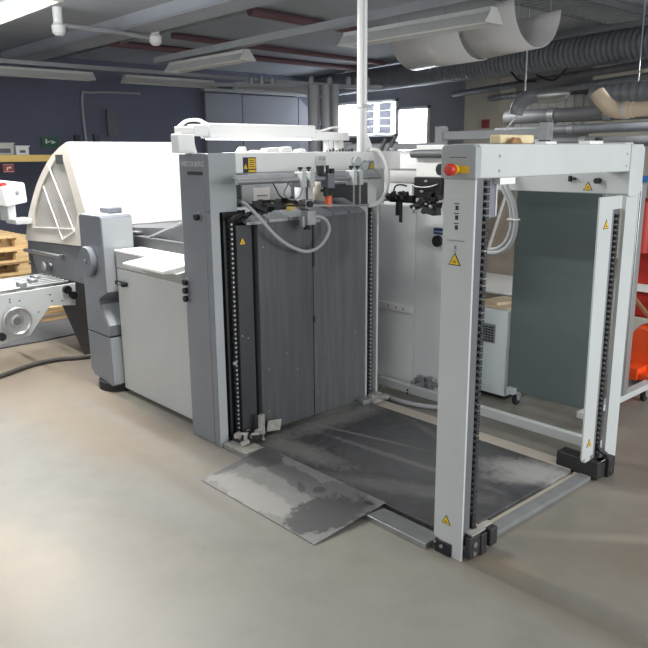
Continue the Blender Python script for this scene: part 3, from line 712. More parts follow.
# pivoting control panel on an arm
cp = MB().obox((-3.33, .06, 1.285), (.9, .42, -.08), (-.42, .9, .1), (.1, -.1, 1), .16, .12, .085).build('control_panel', 'white', FM, bevel=.012)
MB().obox((-3.17, .135, 1.285), (.9, .42, -.08), (-.42, .9, .1), (.1, -.1, 1), .002, .018, .018).build('panel_key', 'slate', cp)
MB().lathe((-3.20, .02, 1.35), (1, .2, .1), [(0, .018), (.02, .018), (.024, .03), (.045, .028)], 18).build('stop_button', 'red', cp)
MB().box(-3.40, -3.20, .05, .12, 1.05, 1.21).box(-3.30, -3.05, .06, .22, 1.03, 1.075).build('support_arm', 'light', cp, bevel=.006)
# dark interior between hood and feeder
MB().box(-1.93, -.44, .25, 1.25, .50, 1.06).build('register_housing', 'dark', FM, bevel=.01)
MB().prism([(-1.925, 1.062), (-.44, 1.062), (-.44, 1.16), (-1.9, 1.075)], 'Y', .30, 1.24).build('register_table', 'slatedark', FM)
MB().bar((-1.39, .26, 1.0), (-.50, .26, 1.262), .014, .008).build('guide_bar', 'silver', FM)
MB().prism([(-1.36, .99), (-.44, .99), (-.44, 1.27), (-1.36, 1.0)], 'Y', .27, .29).build('register_cheek', 'slatedark', FM)
MB().box(-1.99, -1.93, .2, 1.3, 1.03, 1.075).build('hood_lip', 'cabinet', FM)
MB().box(-1.44, -1.38, .26, .30, 1.0, 1.07).box(-1.44, -1.34, .25, .30, 1.07, 1.082).build('catch', 'zinc', FM)
# drive tower
xl, xr = -1.625, -1.29
tp = [(xl, .40), (xr, .40), (xr, .47), (xr - .115, .605), (xr - .125, .63), (xr - .10, .655), (xr, .70), (xr, 1.195), (xr - .02, 1.208), (xl + .03, 1.208), (xl, 1.19)]
tw = MB().prism(tp, 'Y', -.025, .20).build('drive_tower', 'slate', FM, bevel=.005)
MB().prism([(-.018, .705), (.195, .705), (.195, 1.192), (-.018, 1.192)], 'X', xr, xr + .002).build('tower_flank', 'flank', tw, label='lighter grey flank of the drive tower')
MB().prism([(xr + .001, .475), (xr - .112, .605), (xr - .115, .602), (xr - .003, .472)], 'Y', -.015, .195).build('tower_ledge', 'flank', tw)
MB().box(xl + .03, xr - .02, -.018, .195, 1.2081, 1.2105).build('tower_top', 'flank', tw)
MB().prism([(xl, .392), (xl + .005, .12), (xl + .05, .075), (xr, .05), (xr, .392)], 'Y', -.025, .20).build('tower_base', 'slate', FM, bevel=.005)
MB().box(xr, xr + .002, -.018, .195, .06, .388).build('tower_base_flank', 'flank', FM)
MB().cyl((xl + .20, .10, 0), (xl + .20, .10, .06), .15, 24).build('tower_foot', 'rubber', FM)
MB().lathe((-1.485, -.026, .895), (0, -1, 0), [(0, .098), (.012, .104), (.034, .104), (.042, .098), (.036, .07), (.036, .02), (.046, .018), (.048, .012)], 36).build('hand_disc', 'slate', tw)
MB().box(-1.56, -1.42, .10, .20, 1.2105, 1.25).build('tower_cap', 'slate', FM, bevel=.008)

# cabinet
CB = T('control_cabinet', 'light grey steel cabinet with white slanting desk top beside the dark column', 'cabinet', (-.8, .3, 0))
MB().box(-1.268, -.30, .05, .24, .03, .865).build('cabinet_body', 'cabinet', CB, bevel=.006)
MB().box(-1.268, -.30, .05, .24, .868, .972).build('cabinet_head', 'cabinet', CB, bevel=.006)
MB().box(-1.275, -.295, .045, .245, .972, .988).build('cabinet_top', 'white', CB, bevel=.004)
MB().prism([(-.125, .948), (.06, .935), (.06, .972), (.10, .99), (-.125, .966)], 'X', -.83, -.355).build('desk_board', 'white', CB, bevel=.004)
MB().prism([(-.06, .94), (.05, .86), (.05, .96), (-.06, .945)], 'X', -.78, -.31).build('desk_bracket', 'cabinet', CB)
la = MB().box(-1.262, -1.12, .028, .049, .758, .785).cyl((-1.15, .049, .77), (-1.15, .02, .77), .018).build('latch', 'black', CB, bevel=.004)
MB().box(-1.21, -1.155, .022, .0275, .766, .779).build('latch_key', 'zinc', la)
MB().box(-.33, -.30, .045, .049, .05, .86).build('door_edge', 'light', CB)
MB().box(-1.2, -.34, .10, .24, 0, .03).build('plinth', 'rubber', CB)
MB().cyl((-.345, .06, .988), (-.345, .06, 1.0), .022).build('stop_base', 'yellow', CB)
MB().lathe((-.345, .06, 1.0), (0, 0, 1), [(0, .016), (.006, .024), (.022, .024), (.028, .016)], 18).build('stop_button', 'red', CB)

# delivery conveyor running towards the viewer on the far left
DC = T('delivery_conveyor', 'white delivery conveyor with ribbed rods and a round handwheel at the left edge', 'conveyor', (-2.5, -.5, 0))
side = [(-1.3, .575), (.178, .625), (.165, .45), (-.035, .475), (-.21, .27), (-.42, .24), (-1.3, .2)]
sp = MB().prism(side, 'X', -2.262, -2.245).build('side_plate', 'light', DC, bevel=.002)
MB().prism([(y, z + .0) for y, z in side], 'X', -2.86, -2.845).build('side_plate', 'light', DC, bevel=.002)
ho = MB()
for (y, z) in ((-.33, .565), (-.33, .545), (-.26, .545), (-.285, .50), (-.255, .48), (-.03, .56), (-.02, .51), (.06, .50), (-.13, .44)): ho.cyl((-2.245, y, z), (-2.243, y, z), .006, 10)
ho.build('screw_holes', 'black', sp)
MB().lathe((-2.245, -.305, .405), (1, 0, 0), [(0, .04), (.02, .04), (.024, .105), (.05, .105), (.056, .098), (.044, .085), (.04, .05), (.052, .046), (.054, .036), (.05, .03)], 40).build('handwheel', 'alu', DC)
MB().cyl((-2.2, -.305, .405), (-2.185, -.305, .405), .026, 20).build('wheel_hub', 'slatedark', DC)
for k in range(7):
    x = -2.32 - k * .078
    MB().cyl((x, -1.25, .602), (x, .15, .632), .011, 10).build('rod', 'steel', DC)
for y in (-.9, -.45, -.10):
    MB().box(-2.845, -2.262, y, y + .03, .565, .60).build('cross_rail', 'zinc', DC)
for (x, y) in ((-2.45, -.10), (-2.6, -.02), (-2.36, -.22)):
    MB().box(x - .05, x + .05, y, y + .05, .62, .665).build('guide_block', 'zinc', DC, bevel=.004)
MB().cyl((-2.245, .10, .585), (-2.21, .10, .585), .032, 20).cyl((-2.245, .145, .535), (-2.21, .145, .535), .03, 20).build('lock_knob', 'black', DC)
MB().cyl((-2.245, -.42, .30), (-2.215, -.42, .30), .03, 20).build('pulley', 'black', DC)
for y in (-1.2,):
    for x in (-2.255, -2.85): MB().box(x - .02, x + .02, y, y + .06, 0, .4).build('leg', 'light', DC)

tag(MB().prism([(-3.75, -1.2), (-3.05, -1.2), (-3.05, .2), (-3.10, .62), (-3.75, .72)], 'Z', 0, .014).build('floor_mat', 'mat', bevel=.003), 'dark grey rubber mat on the floor behind the white conveyor', 'mat')
tag(MB().tube([(-2.24, .25, .02), (-2.27, .16, .018), (-2.34, -.0, .018), (-2.32, -.2, .018), (-2.22, -.42, .018), (-2.13, -.62, .018), (-2.05, -.9, .018)], .018, 10).build('floor_cable', 'darkcable'), 'thick dark cable snaking across the floor from under the folding machine', 'cable')

# ------------------------------------------------------------------ right background
RK = T('mobile_panel', 'tall dark grey panel on a castor frame behind the far gate post', 'panel', (.98, 1.8, 0))
pn = paint('dark laminated panel', (96, 108, 107), .30, var=.10, scale=1.2)
MB().box(.675, 1.225, 1.735, 1.76, .10, 1.385).build('panel_sheet', pn, RK, bevel=.003)
for x, yp, fy in ((.72, 1.79, (1.70, 2.42)), (1.255, 2.10, (1.62, 2.50))):
    a = MB().box(x - .03, x + .03, yp - .03, yp + .03, .125, 1.42).box(x - .022, x + .022, yp - .036, yp + .036, .125, 1.42)
    a.build('aluminium_post', 'alu', RK, bevel=.004)
    MB().box(x - .03, x + .03, fy[0], fy[1], .085, .125).build('foot_beam', 'light', RK, bevel=.004)
    for y in (fy[0] + .08, fy[1] - .06):
        w = MB().lathe((x - .014, y, .034), (1, 0, 0), [(0, .03), (.004, .034), (.024, .034), (.028, .03)], 20).build('caster', 'rubber', RK)
        MB().prism([(y - .03, .085), (y + .03, .085), (y + .012, .03), (y - .012, .03)], 'X', x + .016, x + .02).prism([(y - .03, .085), (y + .03, .085), (y + .012, .03), (y - .012, .03)], 'X', x - .02, x - .016).build('caster_fork', 'zinc', w)
MB().box(1.222, 1.32, 2.06, 2.14, 1.42, 1.455).build('post_cap', 'bluetape', RK, label='bright blue cap')
MB().box(.75, 1.21, 1.765, 1.785, 1.34, 1.37).box(1.21, 1.225, 1.765, 2.07, 1.34, 1.37).build('top_rail', 'alu', RK)

CP = T('vacuum_pump_cabinet', 'pale grey pump cabinet with a louvred vent standing left of the tall dark panel', 'cabinet', (.49, 1.95, 0))
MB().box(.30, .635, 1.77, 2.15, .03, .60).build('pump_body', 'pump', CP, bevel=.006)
vt = MB().box(.395, .545, 1.764, 1.769, .375, .50).build('vent', 'zinc', CP)
vs = MB()
for i in range(6):
    for j in range(6): vs.box(.405 + i * .0225, .421 + i * .0225, 1.762, 1.7635, .385 + j * .018, .395 + j * .018)
vs.build('vent_slots', 'black', vt)
MB().box(.33, .62, 1.80, 2.12, 0, .03).build('plinth', 'rubber', CP)
tag(MB().prism([(.33, 1.79), (.60, 1.80), (.625, 2.0), (.55, 2.12), (.36, 2.10)], 'Z', .602, .612).prism([(.36, 1.85), (.50, 1.84), (.56, 2.05), (.40, 2.08)], 'Z', .612, .63).build('cardboard_sheet', 'cardboard'),
    'loose cardboard sheets lying on top of the pump cabinet', 'cardboard')
WT = T('work_table', 'white topped work table standing behind the pump cabinet', 'table', (.0, 2.6, 0))
MB().prism([(2.42, .555), (2.42, .575), (2.95, .605), (2.95, .585)], 'X', -.5, .48).build('tabletop', 'white', WT, bevel=.004)
for x in (-.45, .43):
    MB().box(x - .02, x + .02, 2.46, 2.50, 0, .56).build('leg', 'light', WT); MB().box(x - .02, x + .02, 2.86, 2.90, 0, .583).build('leg', 'light', WT)
BB = T('tall_back_board', 'brown grey board screen with a pale diagonal stay beside the near post', 'screen', (.1, 3.1, 0))
MB().box(-.9, .30, 3.05, 3.08, .10, 1.62).build('board_sheet', 'brownpanel', BB)
MB().bar((-.272, 3.035, 1.27), (-.434, 3.035, .76), .012, .03, (0, 1, 0)).build('diagonal_stay', 'white', BB)
MB().box(.30, .34, 3.03, 3.10, 0, 1.62).build('edge_post', 'brownpanel', BB); MB().box(-.94, -.9, 3.03, 3.10, 0, 1.62).build('edge_post', 'light', BB)

PJ = T('pallet_truck', 'orange red hand pallet truck parked at the right edge behind the aluminium post', 'pallet truck', (1.2, 3.0, 0))
MB().box(.84, 1.25, 2.98, 3.25, .42, 1.27).build('mast', 'jackred', PJ, bevel=.02)
MB().cyl((.92, 2.93, .9), (.92, 2.93, 1.25), .07, 20).build('hydraulic_cylinder', 'jackred', PJ)
MB().box(.85, 1.3, 2.93, 2.97, .62, .67).build('cross_bar', 'white', PJ)
MB().prism([(.86, .10), (.98, .06), (1.14, .06), (1.14, .36), (1.0, .40), (.92, .30), (.92, .2), (.86, .16)], 'Y', 2.86, 3.0).build('pump_housing', 'orange', PJ, bevel=.02)
MB().lathe((.84, 2.93, .20), (1, 0, 0), [(0, .07), (.01, .08), (.05, .08), (.06, .07)], 24).build('steer_wheel', 'rubber', PJ)
MB().bar((.92, 2.9, .58), (1.10, 2.9, .40), .03, .02).build('tow_arm', 'woodbrown', PJ)
for y in (2.72, 3.3): MB().box(.95, 2.0, y, y + .14, .04, .085).build('fork', 'orange', PJ, bevel=.01)
for y in (2.72, 3.3): MB().cyl((1.9, y + .02, .035), (1.9, y + .12, .035), .035, 16).build('fork_roller', 'rubber', PJ)
MB().box(.98, 1.08, 2.70, 3.44, .04, .12).build('fork_bridge', 'orange', PJ)

RU = T('rear_machine_unit', 'white rounded machine cover lying horizontally behind the far corner of the feeder', 'machine', (-.6, 2.1, 0))
MB().prism([(1.86, 1.49), (1.87, 1.58), (1.92, 1.605), (2.3, 1.61), (2.3, 1.38), (1.94, 1.38), (1.885, 1.42)], 'X', -1.5, .3).build('rounded_cover', 'white', RU, bevel=.012)
MB().box(-1.5, .3, 1.852, 1.862, 1.478, 1.484).build('cover_seam', 'rail', RU)
MB().box(-1.4, -.35, 1.95, 2.25, .0, 1.38).build('unit_body', 'light', RU)
for x in (-.9, -.55, -.2): MB().cyl((x, 1.95, 1.61), (x, 1.95, 1.63), .02, 10).build('cover_screw', 'rail', RU)
MB().bar((-.72, 2.0, 1.60), (-.66, 2.0, 1.70), .02, .02).bar((-.64, 2.0, 1.60), (-.56, 2.0, 1.72), .02, .02).build('lever', 'dark', RU)

GR = T('guard_rail', 'grey horizontal guard rail on posts behind the gate', 'railing', (-.6, 3.2, 0))
MB().box(-1.12, -.02, 3.2, 3.25, 1.70, 1.775).build('top_rail', 'rail', GR, bevel=.006)
for x in (-1.12, -.06): MB().box(x - .04, x + .04, 3.18, 3.27, 0, 1.82).build('post', 'rail', GR, bevel=.006)
MB().box(-2.4, -1.16, 3.2, 3.25, 1.62, 1.68).build('lower_rail', 'rail', GR)
MB().box(-2.4, -2.33, 3.18, 3.27, 0, 1.70).build('post', 'rail', GR)

# pipes at the back right, each its own thing
def pipe(nm, p, q, r, mat, label, group=None, joints=(), cat='pipe'):
    o = T(nm, label, cat, tuple((Vector(p) + Vector(q)) / 2), group)
    MB().cyl(p, q, r, 20).build('tube', mat, o)
    for t in joints:
        c = Vector(p).lerp(Vector(q), t); d = (Vector(q) - Vector(p)).normalized() * .04
        MB().cyl(c - d, c + d, r * 1.15, 20).build('coupling', 'zinc', o)
    return o
pipe('wall_pipe', (-2.45, 6.2, 2.02), (-.2, 6.2, 2.02), .085, 'ductdark', 'thickest grey pipe of the stack above the white cross beam', None, (.3, .62))
pipe('wall_pipe', (-2.6, 6.2, 1.84), (-.2, 6.2, 1.86), .055, 'duct', 'pale middle pipe of the stack above the white cross beam', None, (.45,))
pipe('wall_pipe', (-2.5, 6.2, 1.70), (-.2, 6.2, 1.70), .06, 'ductdark', 'dark lowest pipe just above the white cross beam', None, (.5,))
rs = MB()
for k in range(24): rs.box(-4.6 + k * .16, -4.48 + k * .16, 8.9, 8.98, 1.95, 2.45)
rs.box(-4.6, -.7, 8.94, 8.99, 1.95, 2.45)
tag(rs.build('ribbed_panel', 'white'), 'pale ribbed panel strip on the back wall behind the pipe stack', 'wall panel')
tag(MB().box(-4.46, -4.34, 8.44, 8.502, 1.98, 2.12).build('fire_call_box', 'signred'), 'small dark red box near the beige column at the back', 'call box')
MBx = MB().cyl((-1.9, 5.6, 2.2), (-1.15, 5.6, 2.26), .09, 20)
ex = T('extraction_arm', 'curved grey extraction arm with silver hood hanging over the cross beam', 'extractor', (-1.3, 5.2, 2.3))
MB().tube([(-1.52, 5.0, 1.99), (-1.49, 5.0, 2.08), (-1.40, 5.0, 2.15), (-1.28, 5.0, 2.17), (-1.18, 5.0, 2.16)], .075, 18).build('curved_hood', 'duct', ex)
MB().lathe((-1.22, 5.0, 2.165), (1, 0, .02), [(0, .08), (.15, .085), (.28, .07), (.34, .02)], 22).build('motor_cap', 'steel', ex)
MB().cyl((-1.42, 5.0, 2.2), (-1.42, 5.0, 3.15), .012, 12).build('drop_rod', 'zinc', ex)
MB().tube([(-1.3, 5.02, 2.38), (-1.1, 5.02, 2.32), (-.95, 5.02, 2.42)], .012, 8).tube([(-1.3, 5.02, 2.32), (-1.5, 5.02, 2.34), (-1.62, 5.02, 2.44)], .012, 8).build('black_cable', 'black', ex)
tag(MB().cyl((-1.50, 5.0, 1.975), (-1.30, 4.2, 1.60), .007, 8).build('pull_cord', 'white'), 'thin white cord slanting down from the extraction arm', 'cord')

def spiral_duct(nm, p, q, r, mat, label):
    """tube with raised spiral seams"""
    o = T(nm, label, 'duct', tuple((Vector(p) + Vector(q)) / 2))
    p, q = Vector(p), Vector(q); L_ = (q - p).length; d = (q - p).normalized()
    pr = []; k = max(8, int(L_ / .085))
    for i in range(k):
        h = L_ * i / k; st = L_ / k
        pr += [(h, r), (h + st * .72, r), (h + st * .78, r * 1.025), (h + st * .92, r * 1.025)]
    pr.append((L_, r))
    MB().lathe(p, d, pr, 28).build('duct_tube', mat, o, sharp=50)
    for t in (.2, .5, .8):
        c = p.lerp(q, t); MB().cyl(c + Vector((0, 0, r)), (c.x, c.y, 3.15), .008, 6).build('hanger', 'zinc', o)
    return o
spiral_duct('spiral_duct', (.8, 6.6, 2.83), (-8.8, 9.0 - .45, 2.93), .20, 'duct', 'long large grey spiral duct running under the ceiling across the whole back')
tag(MB().bar((.8, 6.20, 3.00), (-3.6, 7.17, 3.02), .05, .02).build('duct_rail', 'zinc'), 'thin bright rail running just above the large spiral duct', 'rail')
spiral_duct('spiral_duct', (1.6, 5.2, 2.16), (-.74, 5.2, 2.15), .105, 'duct', 'small grey spiral duct ending above the beige elbow pipe at the right')
el = T('elbow_pipe', 'beige lagged pipe with a downward elbow under the small spiral duct', 'pipe', (.2, 4.8, 2.0))
MB().tube([(-.48, 4.8, 2.14), (-.42, 4.8, 2.07), (-.34, 4.8, 2.00), (-.24, 4.8, 1.965), (-.1, 4.8, 1.97)], .075, 18).build('elbow', 'pvc', el)
MB().cyl((-.1, 4.8, 1.97), (1.6, 4.8, 1.99), .068, 20).build('straight_pipe', 'pvc', el)
MB().cyl((-.20, 4.8, 1.966), (-.15, 4.8, 1.968), .082, 20).build('pipe_collar', 'cream', el)
for x in (.25, 1.2): MB().cyl((x, 4.8, 2.03), (x, 4.8, 3.15), .005, 6).build('hanger', 'zinc', el)
MB().cyl((.1, 4.8, 1.972), (.15, 4.8, 1.973), .078, 20).build('pipe_collar', 'cream', el)
pipe('ceiling_pipe', (1.2, 5.6, 2.42), (-4.5, 8.6, 2.46), .05, 'zinc', 'slim grey pipe hanging under the large spiral duct')
pipe('ceiling_pipe', (1.2, 5.8, 2.58), (-5.2, 8.6, 2.58), .05, 'ductdark', 'dark pipe close beneath the large spiral duct')

# ------------------------------------------------------------------ ceiling services
def fixture_proto(name, label, lit, hang=.14):
    """1.55 m trough fixture along X, hung on two rods; origin on its underside"""
    o = T(name, label, 'light fixture', (0, 0, 0), None)
    MB().prism([(-.115, 0), (-.05, .075), (.05, .075), (.115, 0), (.105, 0), (.045, .062), (-.045, .062), (-.105, 0)], 'X', -.775, .775).build('reflector', 'fixture', o)
    MB().box(-.775, .775, -.045, .045, .075, .11).build('ballast_box', 'fixture', o)
    for s in (-1, 1):
        MB().prism([(-.118, -.004), (-.052, .08), (.052, .08), (.118, -.004)], 'X', s * .775 - .006, s * .775 + .006).build('end_plate', 'fixture', o)
        MB().cyl((-.73, s * .045, .03), (.73, s * .045, .03), .014, 12).build('tube', 'tube' if lit else 'white', o)
        MB().cyl((s * .55, 0, .11), (s * .55, 0, hang), .005, 6).build('hanger', 'zinc', o)
    return o
grp = 'fluorescent ceiling fixtures'
z = 2.6
fx_lit = fixture_proto('fluorescent_fixture', 'brightly glowing fluorescent fixture in the upper left corner of the ceiling', True, .55)
fx_lit.location = (-2.62, -.02, z); fx_lit['group'] = grp
fx_off = fixture_proto('fluorescent_fixture', 'unlit fluorescent fixture beside the clear plastic troughs', False)
fx_off.location = (-.95, 2.62, 2.515); fx_off['group'] = grp
dup(fx_off, (-4.22, 2.80, 2.57), 0, 'unlit fluorescent fixture above the right half of the white hood', grp)
dup(fx_off, (-7.04, 1.95, 2.62), PI / 2, 'unlit fluorescent fixture at the left edge against the dark wall', grp)
dup(fx_off, (-7.04, 4.0, 2.62), PI / 2, 'unlit wall side fixture between the left edge and the grey door leaves', grp)
dup(fx_off, (-7.04, 6.0, 2.62), PI / 2, 'unlit fluorescent fixture hanging in front of the grey door leaves', grp)

tk = tag(MB().bar((-5.4, 2.84, 2.745), (.8, 2.58, 2.72), .11, .07).build('ceiling_track', 'rail'), 'long grey track above the unlit fixtures across the middle of the ceiling', 'track')
tag(MB().box(-7.10, -6.98, .4, 7.6, 2.765, 2.82).build('ceiling_track', 'rail'), 'grey track carrying the fixtures along the dark left wall', 'track')

# clear plastic troughs
def trough(x0, x1, y, zc, r, label, tilt=0):
    mb = MB(); n = 18; V = []; F = []
    for x, dz in ((x0, 0), (x1, tilt)):
        V += [(x, y - r * math.cos(PI * (.0 + 1.0 * i / n)), zc + dz - r * math.sin(PI * i / n) * .95) for i in range(n + 1)]
    for i in range(n): F.append((i, i + 1, n + 2 + i, n + 1 + i))
    mb.add(V, F)
    o = mb.build('plastic_trough', 'plastic'); s_ = o.modifiers.new('thickness', 'SOLIDIFY'); s_.thickness = .008
    for x in (x0 + .1, x1 - .1):
        for sg in (-1, 1):
            MB().cyl((x, y + sg * (r - .004), zc + .01), (x, y + sg * (r - .004), 3.15), .005, 6).build('hanger_wire', 'zinc', o)
    return tag(o, label, 'plastic sheet', 'plastic troughs')
trough(-1.58, -.83, 3.35, 2.66, .33, 'left clear plastic half round trough hung below the ceiling', .02)
trough(-.82, -.30, 3.40, 2.72, .35, 'right clear plastic half round trough overlapping the left one', .03)

# coupling pipe at the upper left
cpp = T('coupling_pipe', 'grey ceiling pipe between two pale bell shaped couplings at the upper left', 'pipe', (-4.4, 1.7, 2.95))
MB().cyl((-4.95, 1.42, 2.97), (-5.0, 2.13, 2.97), .03, 14).cyl((-5.0, 2.13, 2.97), (-5.0, 2.55, 2.94), .03, 14).build('tube', 'rail', cpp)
for y in (1.40, 2.58):
    x = -4.97
    MB().lathe((x, y, 2.86), (0, 0, 1), [(0, .04), (.03, .07), (.10, .075), (.13, .05), (.295, .05)], 18).build('coupling', 'white', cpp)
pipe('red_pipe', (-6.7, 2.75, 3.10), (-6.85, 7.9, 3.10), .045, 'redpipe', 'dull red pipe under the ceiling nearest the dark wall')
pipe('red_pipe', (-5.6, 3.2, 3.10), (-5.95, 7.6, 3.10), .04, 'redpipe', 'dull red pipe in the middle of the ceiling behind the bell couplings')
pipe('red_pipe', (-3.55, 2.93, 3.09), (-4.0, 7.2, 3.09), .05, 'redpipe', 'dull red pipe crossing the ceiling left of the white conduit')
tag(MB().box(-4.75, -4.6, 2.70, 2.85, 3.1, 3.15).build('smoke_detector', 'fixture', bevel=.02), 'small pale square detector on the ceiling', 'detector')
# cable tray at the top right
ct = T('cable_tray', 'dark cable tray lattice under the ceiling in the upper right corner', 'cable tray', (-1.1, 6.0, 3.0))
MB().box(-1.38, -1.35, 3.85, 6.7, 3.05, 3.11).build('side_rail', 'ductdark', ct); MB().box(-.80, -.77, 3.85, 6.7, 3.05, 3.11).build('side_rail', 'ductdark', ct)
for k in range(22): MB().box(-1.36, -.78, 3.9 + k * .125, 3.93 + k * .125, 3.055, 3.075).build('rung', 'rail', ct)
for k in range(3): MB().cyl((-1.2 + k * .13, 3.85, 3.095), (-1.18 + k * .13, 6.7, 3.095), .02, 8).build('cable', 'black', ct)
# row of valves behind
vr = T('valve_rail', 'grey rail with a row of small valve domes in front of the back window', 'pipe', (-4.9, 4.6, 2.5))
MB().bar((-6.4, 4.2, 2.60), (-3.9, 5.4, 2.45), .10, .05).build('rail', 'rail', vr)
for t in (.28, .34, .40, .62, .72, .82, .87, .92):
    p = Vector((-6.4, 4.2, 2.62)).lerp(Vector((-3.9, 5.4, 2.47)), t)
    MB().lathe(p, (0, 0, 1), [(0, .035), (.06, .04), (.10, .03), (.115, .01)], 14).build('valve_dome', 'zinc' if t < .6 else 'rail', vr)
# wall conduit on the dark wall
tag(MB().tube([(-8.94, 3.45, 1.4), (-8.94, 3.42, 2.5), (-8.94, 3.6, 2.62), (-8.94, 4.4, 2.64), (-8.94, 4.5, 2.62)], .022, 8).build('wall_conduit', 'rail'), 'thin bent grey conduit on the dark left wall', 'conduit')
tag(MB().box(-8.98, -8.94, 3.85, 4.05, 1.9, 2.35).build('wall_notice', 'slatedark'), 'tall faded notice on the dark left wall', 'notice')

# ------------------------------------------------------------------ far left
SR = T('storage_rack', 'storage rack with a cream yellow beam in front of the dark wall', 'rack', (-7.6, 1.2, 0))
MB().box(-7.56, -7.50, -.6, 3.03, 1.505, 1.60).build('rack_beam', 'yellowbeam', SR, bevel=.005)
MB().box(-8.3, -7.56, -.6, 3.03, 1.56, 1.598).build('rack_shelf', 'rail', SR)
for y in (-.6, 2.95):
    for x in (-8.3, -7.62): MB().box(x - .04, x + .04, y, y + .08, 0, 1.9).build('upright', 'dark', SR)
def box_on(y0, y1, h, mat, label):
    o = T('storage_box', label, 'box', (-7.8, (y0 + y1) / 2, 1.6))
    MB().box(-7.95, -7.62, y0, y1, 1.601, 1.6 + h).build('box_body', mat, o, bevel=.004)
    MB().box(-7.97, -7.60, y0 - .01, y1 + .01, 1.6 + h, 1.62 + h).build('lid', mat, o)
    MB().box(-7.62, -7.615, y0 + .05, y1 - .05, 1.63, 1.6 + h * .6).build('box_label', 'slatedark', o)
box_on(1.40, 1.74, .15, 'fixture', 'pale box with a dark label on the rack at the left edge')
box_on(1.77, 1.95, .11, 'white', 'small white box on the rack beam next to the dark labelled one')
ES = T('exit_sign', 'green emergency exit sign on the dark left wall', 'sign', (-8.97, 2.8, 1.8))
MB().box(-8.99, -8.96, 2.68, 2.95, 1.72, 1.88).build('sign_panel', 'exitgreen', ES)
em = MB().obox((-8.957, 2.78, 1.80), (1, 0, 0), (0, 1, .4), (0, -.4, 1), .002, .05, .008).box(-8.959, -8.955, 2.74, 2.77, 1.80, 1.85).prism([(2.84, 1.77), (2.92, 1.80), (2.84, 1.83)], 'X', -8.959, -8.955)
em.build('sign_mark', 'labelwhite', ES)
FS = T('fire_equipment_sign', 'red fire equipment sign on the dark wall below the yellow rack beam', 'sign', (-7.48, 1.62, 1.42))
MB().box(-7.60, -7.57, 1.545, 1.70, 1.36, 1.48).build('sign_panel', 'signred', FS)
MB().box(-7.569, -7.565, 1.555, 1.69, 1.37, 1.375).box(-7.569, -7.565, 1.555, 1.69, 1.465, 1.47).box(-7.569, -7.565, 1.59, 1.66, 1.415, 1.44).box(-7.569, -7.565, 1.59, 1.61, 1.39, 1.44).build('sign_mark', 'labelwhite', FS)

def pallet_proto(label):
    o = T('wooden_pallet', label, 'pallet', (0, 0, 0))
    for k in range(5):
        y = -.40 + k * .18; MB().box(-.6, .6, y, y + .10, .122, .144).build('deck_board', 'wood', o)
    for x in (-.53, 0, .53): MB().box(x - .05, x + .05, -.40, .42, .100, .122).build('stringer_board', 'wood', o)
    for x in (-.53, 0, .53):
        for y in (-.35, .01, .37): MB().box(x - .07, x + .07, y - .05, y + .05, .022, .100).build('block', 'wood', o)
    for y in (-.40, -.04, .32): MB().box(-.6, .6, y, y + .10, 0, .022).build('bottom_board', 'wood', o)
    return o
pp = pallet_proto('bottom wooden pallet of the stack behind the conveyor'); pp.location = (-5.5, .27, 0); pp.rotation_euler = (0, 0, PI / 2)
pp['group'] = 'wooden pallets'
names = ['second wooden pallet from the bottom of the stack behind the conveyor', 'middle wooden pallet of the stack behind the conveyor', 'second wooden pallet from the top of the stack behind the conveyor', 'top wooden pallet of the stack behind the conveyor']
for k in range(4): dup(pp, (-5.5 + .02 * ((k * 7) % 3 - 1), .27 + .02 * (k % 2), .144 * (k + 1) + .0005 * (k + 1)), PI / 2, names[k], 'wooden pallets')
dup(pp, (-4.15, .86, 0), PI / 2, 'single wooden pallet lying on the floor behind the dark pedestal of the folding machine', 'wooden pallets')

# ------------------------------------------------------------------ light
def area(name, loc, sx, sy, power, rot=(0, 0, 0), col=(1, .985, .95)):
    l = bpy.data.lights.new(name, 'AREA'); l.shape = 'RECTANGLE'; l.size = sx; l.size_y = sy; l.energy = power; l.color = col
    o = bpy.data.objects.new(name, l); COL.objects.link(o); o.location = loc; o.rotation_euler = rot
    return o
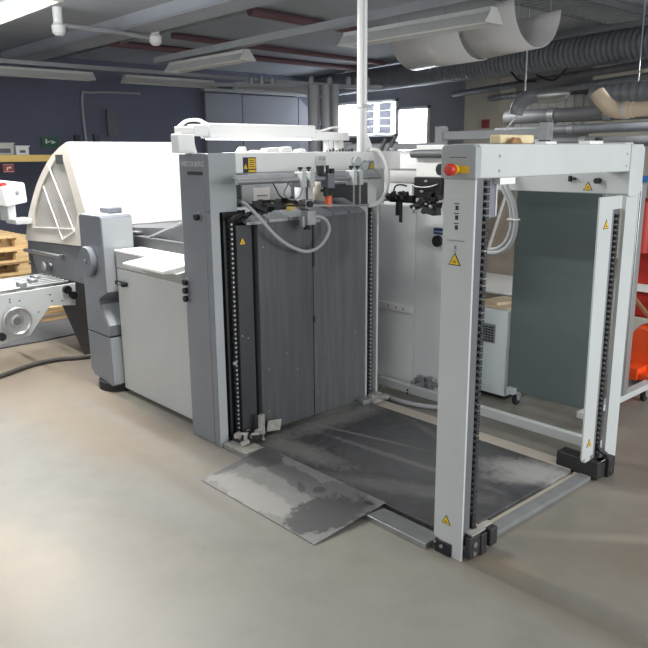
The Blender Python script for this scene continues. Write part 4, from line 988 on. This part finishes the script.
# the glowing row over Y = 0 (sends the post's shadow along the floor) and the next row towards the viewer
K = .8
for x, p in ((-2.62, 62), (-4.25, 50), (-.75, 62), (3.4, 18)): area('row_lamp', (x, -.02, 2.58), 1.5, .12, p * K)
for x, p in ((-3.2, 50), (-.6, 52), (2.0, 26)): area('viewer_row_lamp', (x, -3.4, 2.58), 1.5, .12, p * K)
area('right_row_lamp', (4.4, 2.7, 2.58), 1.5, .12, 52 * K)
area('right_row_lamp', (4.2, 5.5, 2.58), 1.5, .12, 60 * K)
area('back_fill', (.6, 5.8, 2.5), 1.5, .12, 85 * K)  # this and the next are added, without fixtures, to brighten the background
area('back_fill', (-3.0, 5.6, 2.3), 1.5, .12, 40 * K)
# added fill light, unseen at the right, brightening faces turned that way
area('cool_light', (7.6, 1.6, 1.9), 5.0, 1.5, 170, (PI / 2, 0, PI / 2), (.95, .98, 1))
# light the glowing fixtures throw upwards
for x in (-2.62, -4.25): area('row_uplight', (x, -.02, 2.74), 1.5, .2, 48 * K, (PI, 0, 0), (.93, .95, 1))

w = bpy.data.worlds.new('room light'); S.world = w; w.use_nodes = True
bg = w.node_tree.nodes['Background']; bg.inputs['Color'].default_value = (.93, .96, 1.0, 1); bg.inputs['Strength'].default_value = .5

# ------------------------------------------------------------------ camera
cam = bpy.data.cameras.new('camera'); co = bpy.data.objects.new('camera', cam); COL.objects.link(co)
cam.sensor_fit = 'HORIZONTAL'; cam.sensor_width = 36; cam.lens = 36 * 726.54 / 648
cam.clip_start = .05; cam.clip_end = 60
yaw, pitch, roll = .83504, .23188, -.00825
f = Vector((-math.sin(yaw) * math.cos(pitch), math.cos(yaw) * math.cos(pitch), -math.sin(pitch)))
r = Vector((math.cos(yaw), math.sin(yaw), 0)); u = r.cross(f)
r2 = r * math.cos(roll) + u * math.sin(roll); u2 = u * math.cos(roll) - r * math.sin(roll)
mt = Matrix((r2, u2, -f)).transposed().to_4x4(); mt.translation = (3.2, -2.14, 1.6)
co.matrix_world = mt
S.camera = co
S.view_settings.view_transform = 'Standard'; S.view_settings.look = 'None'
S.view_settings.gamma = 1; S.view_settings.use_curve_mapping = False
S.view_settings.exposure = .42
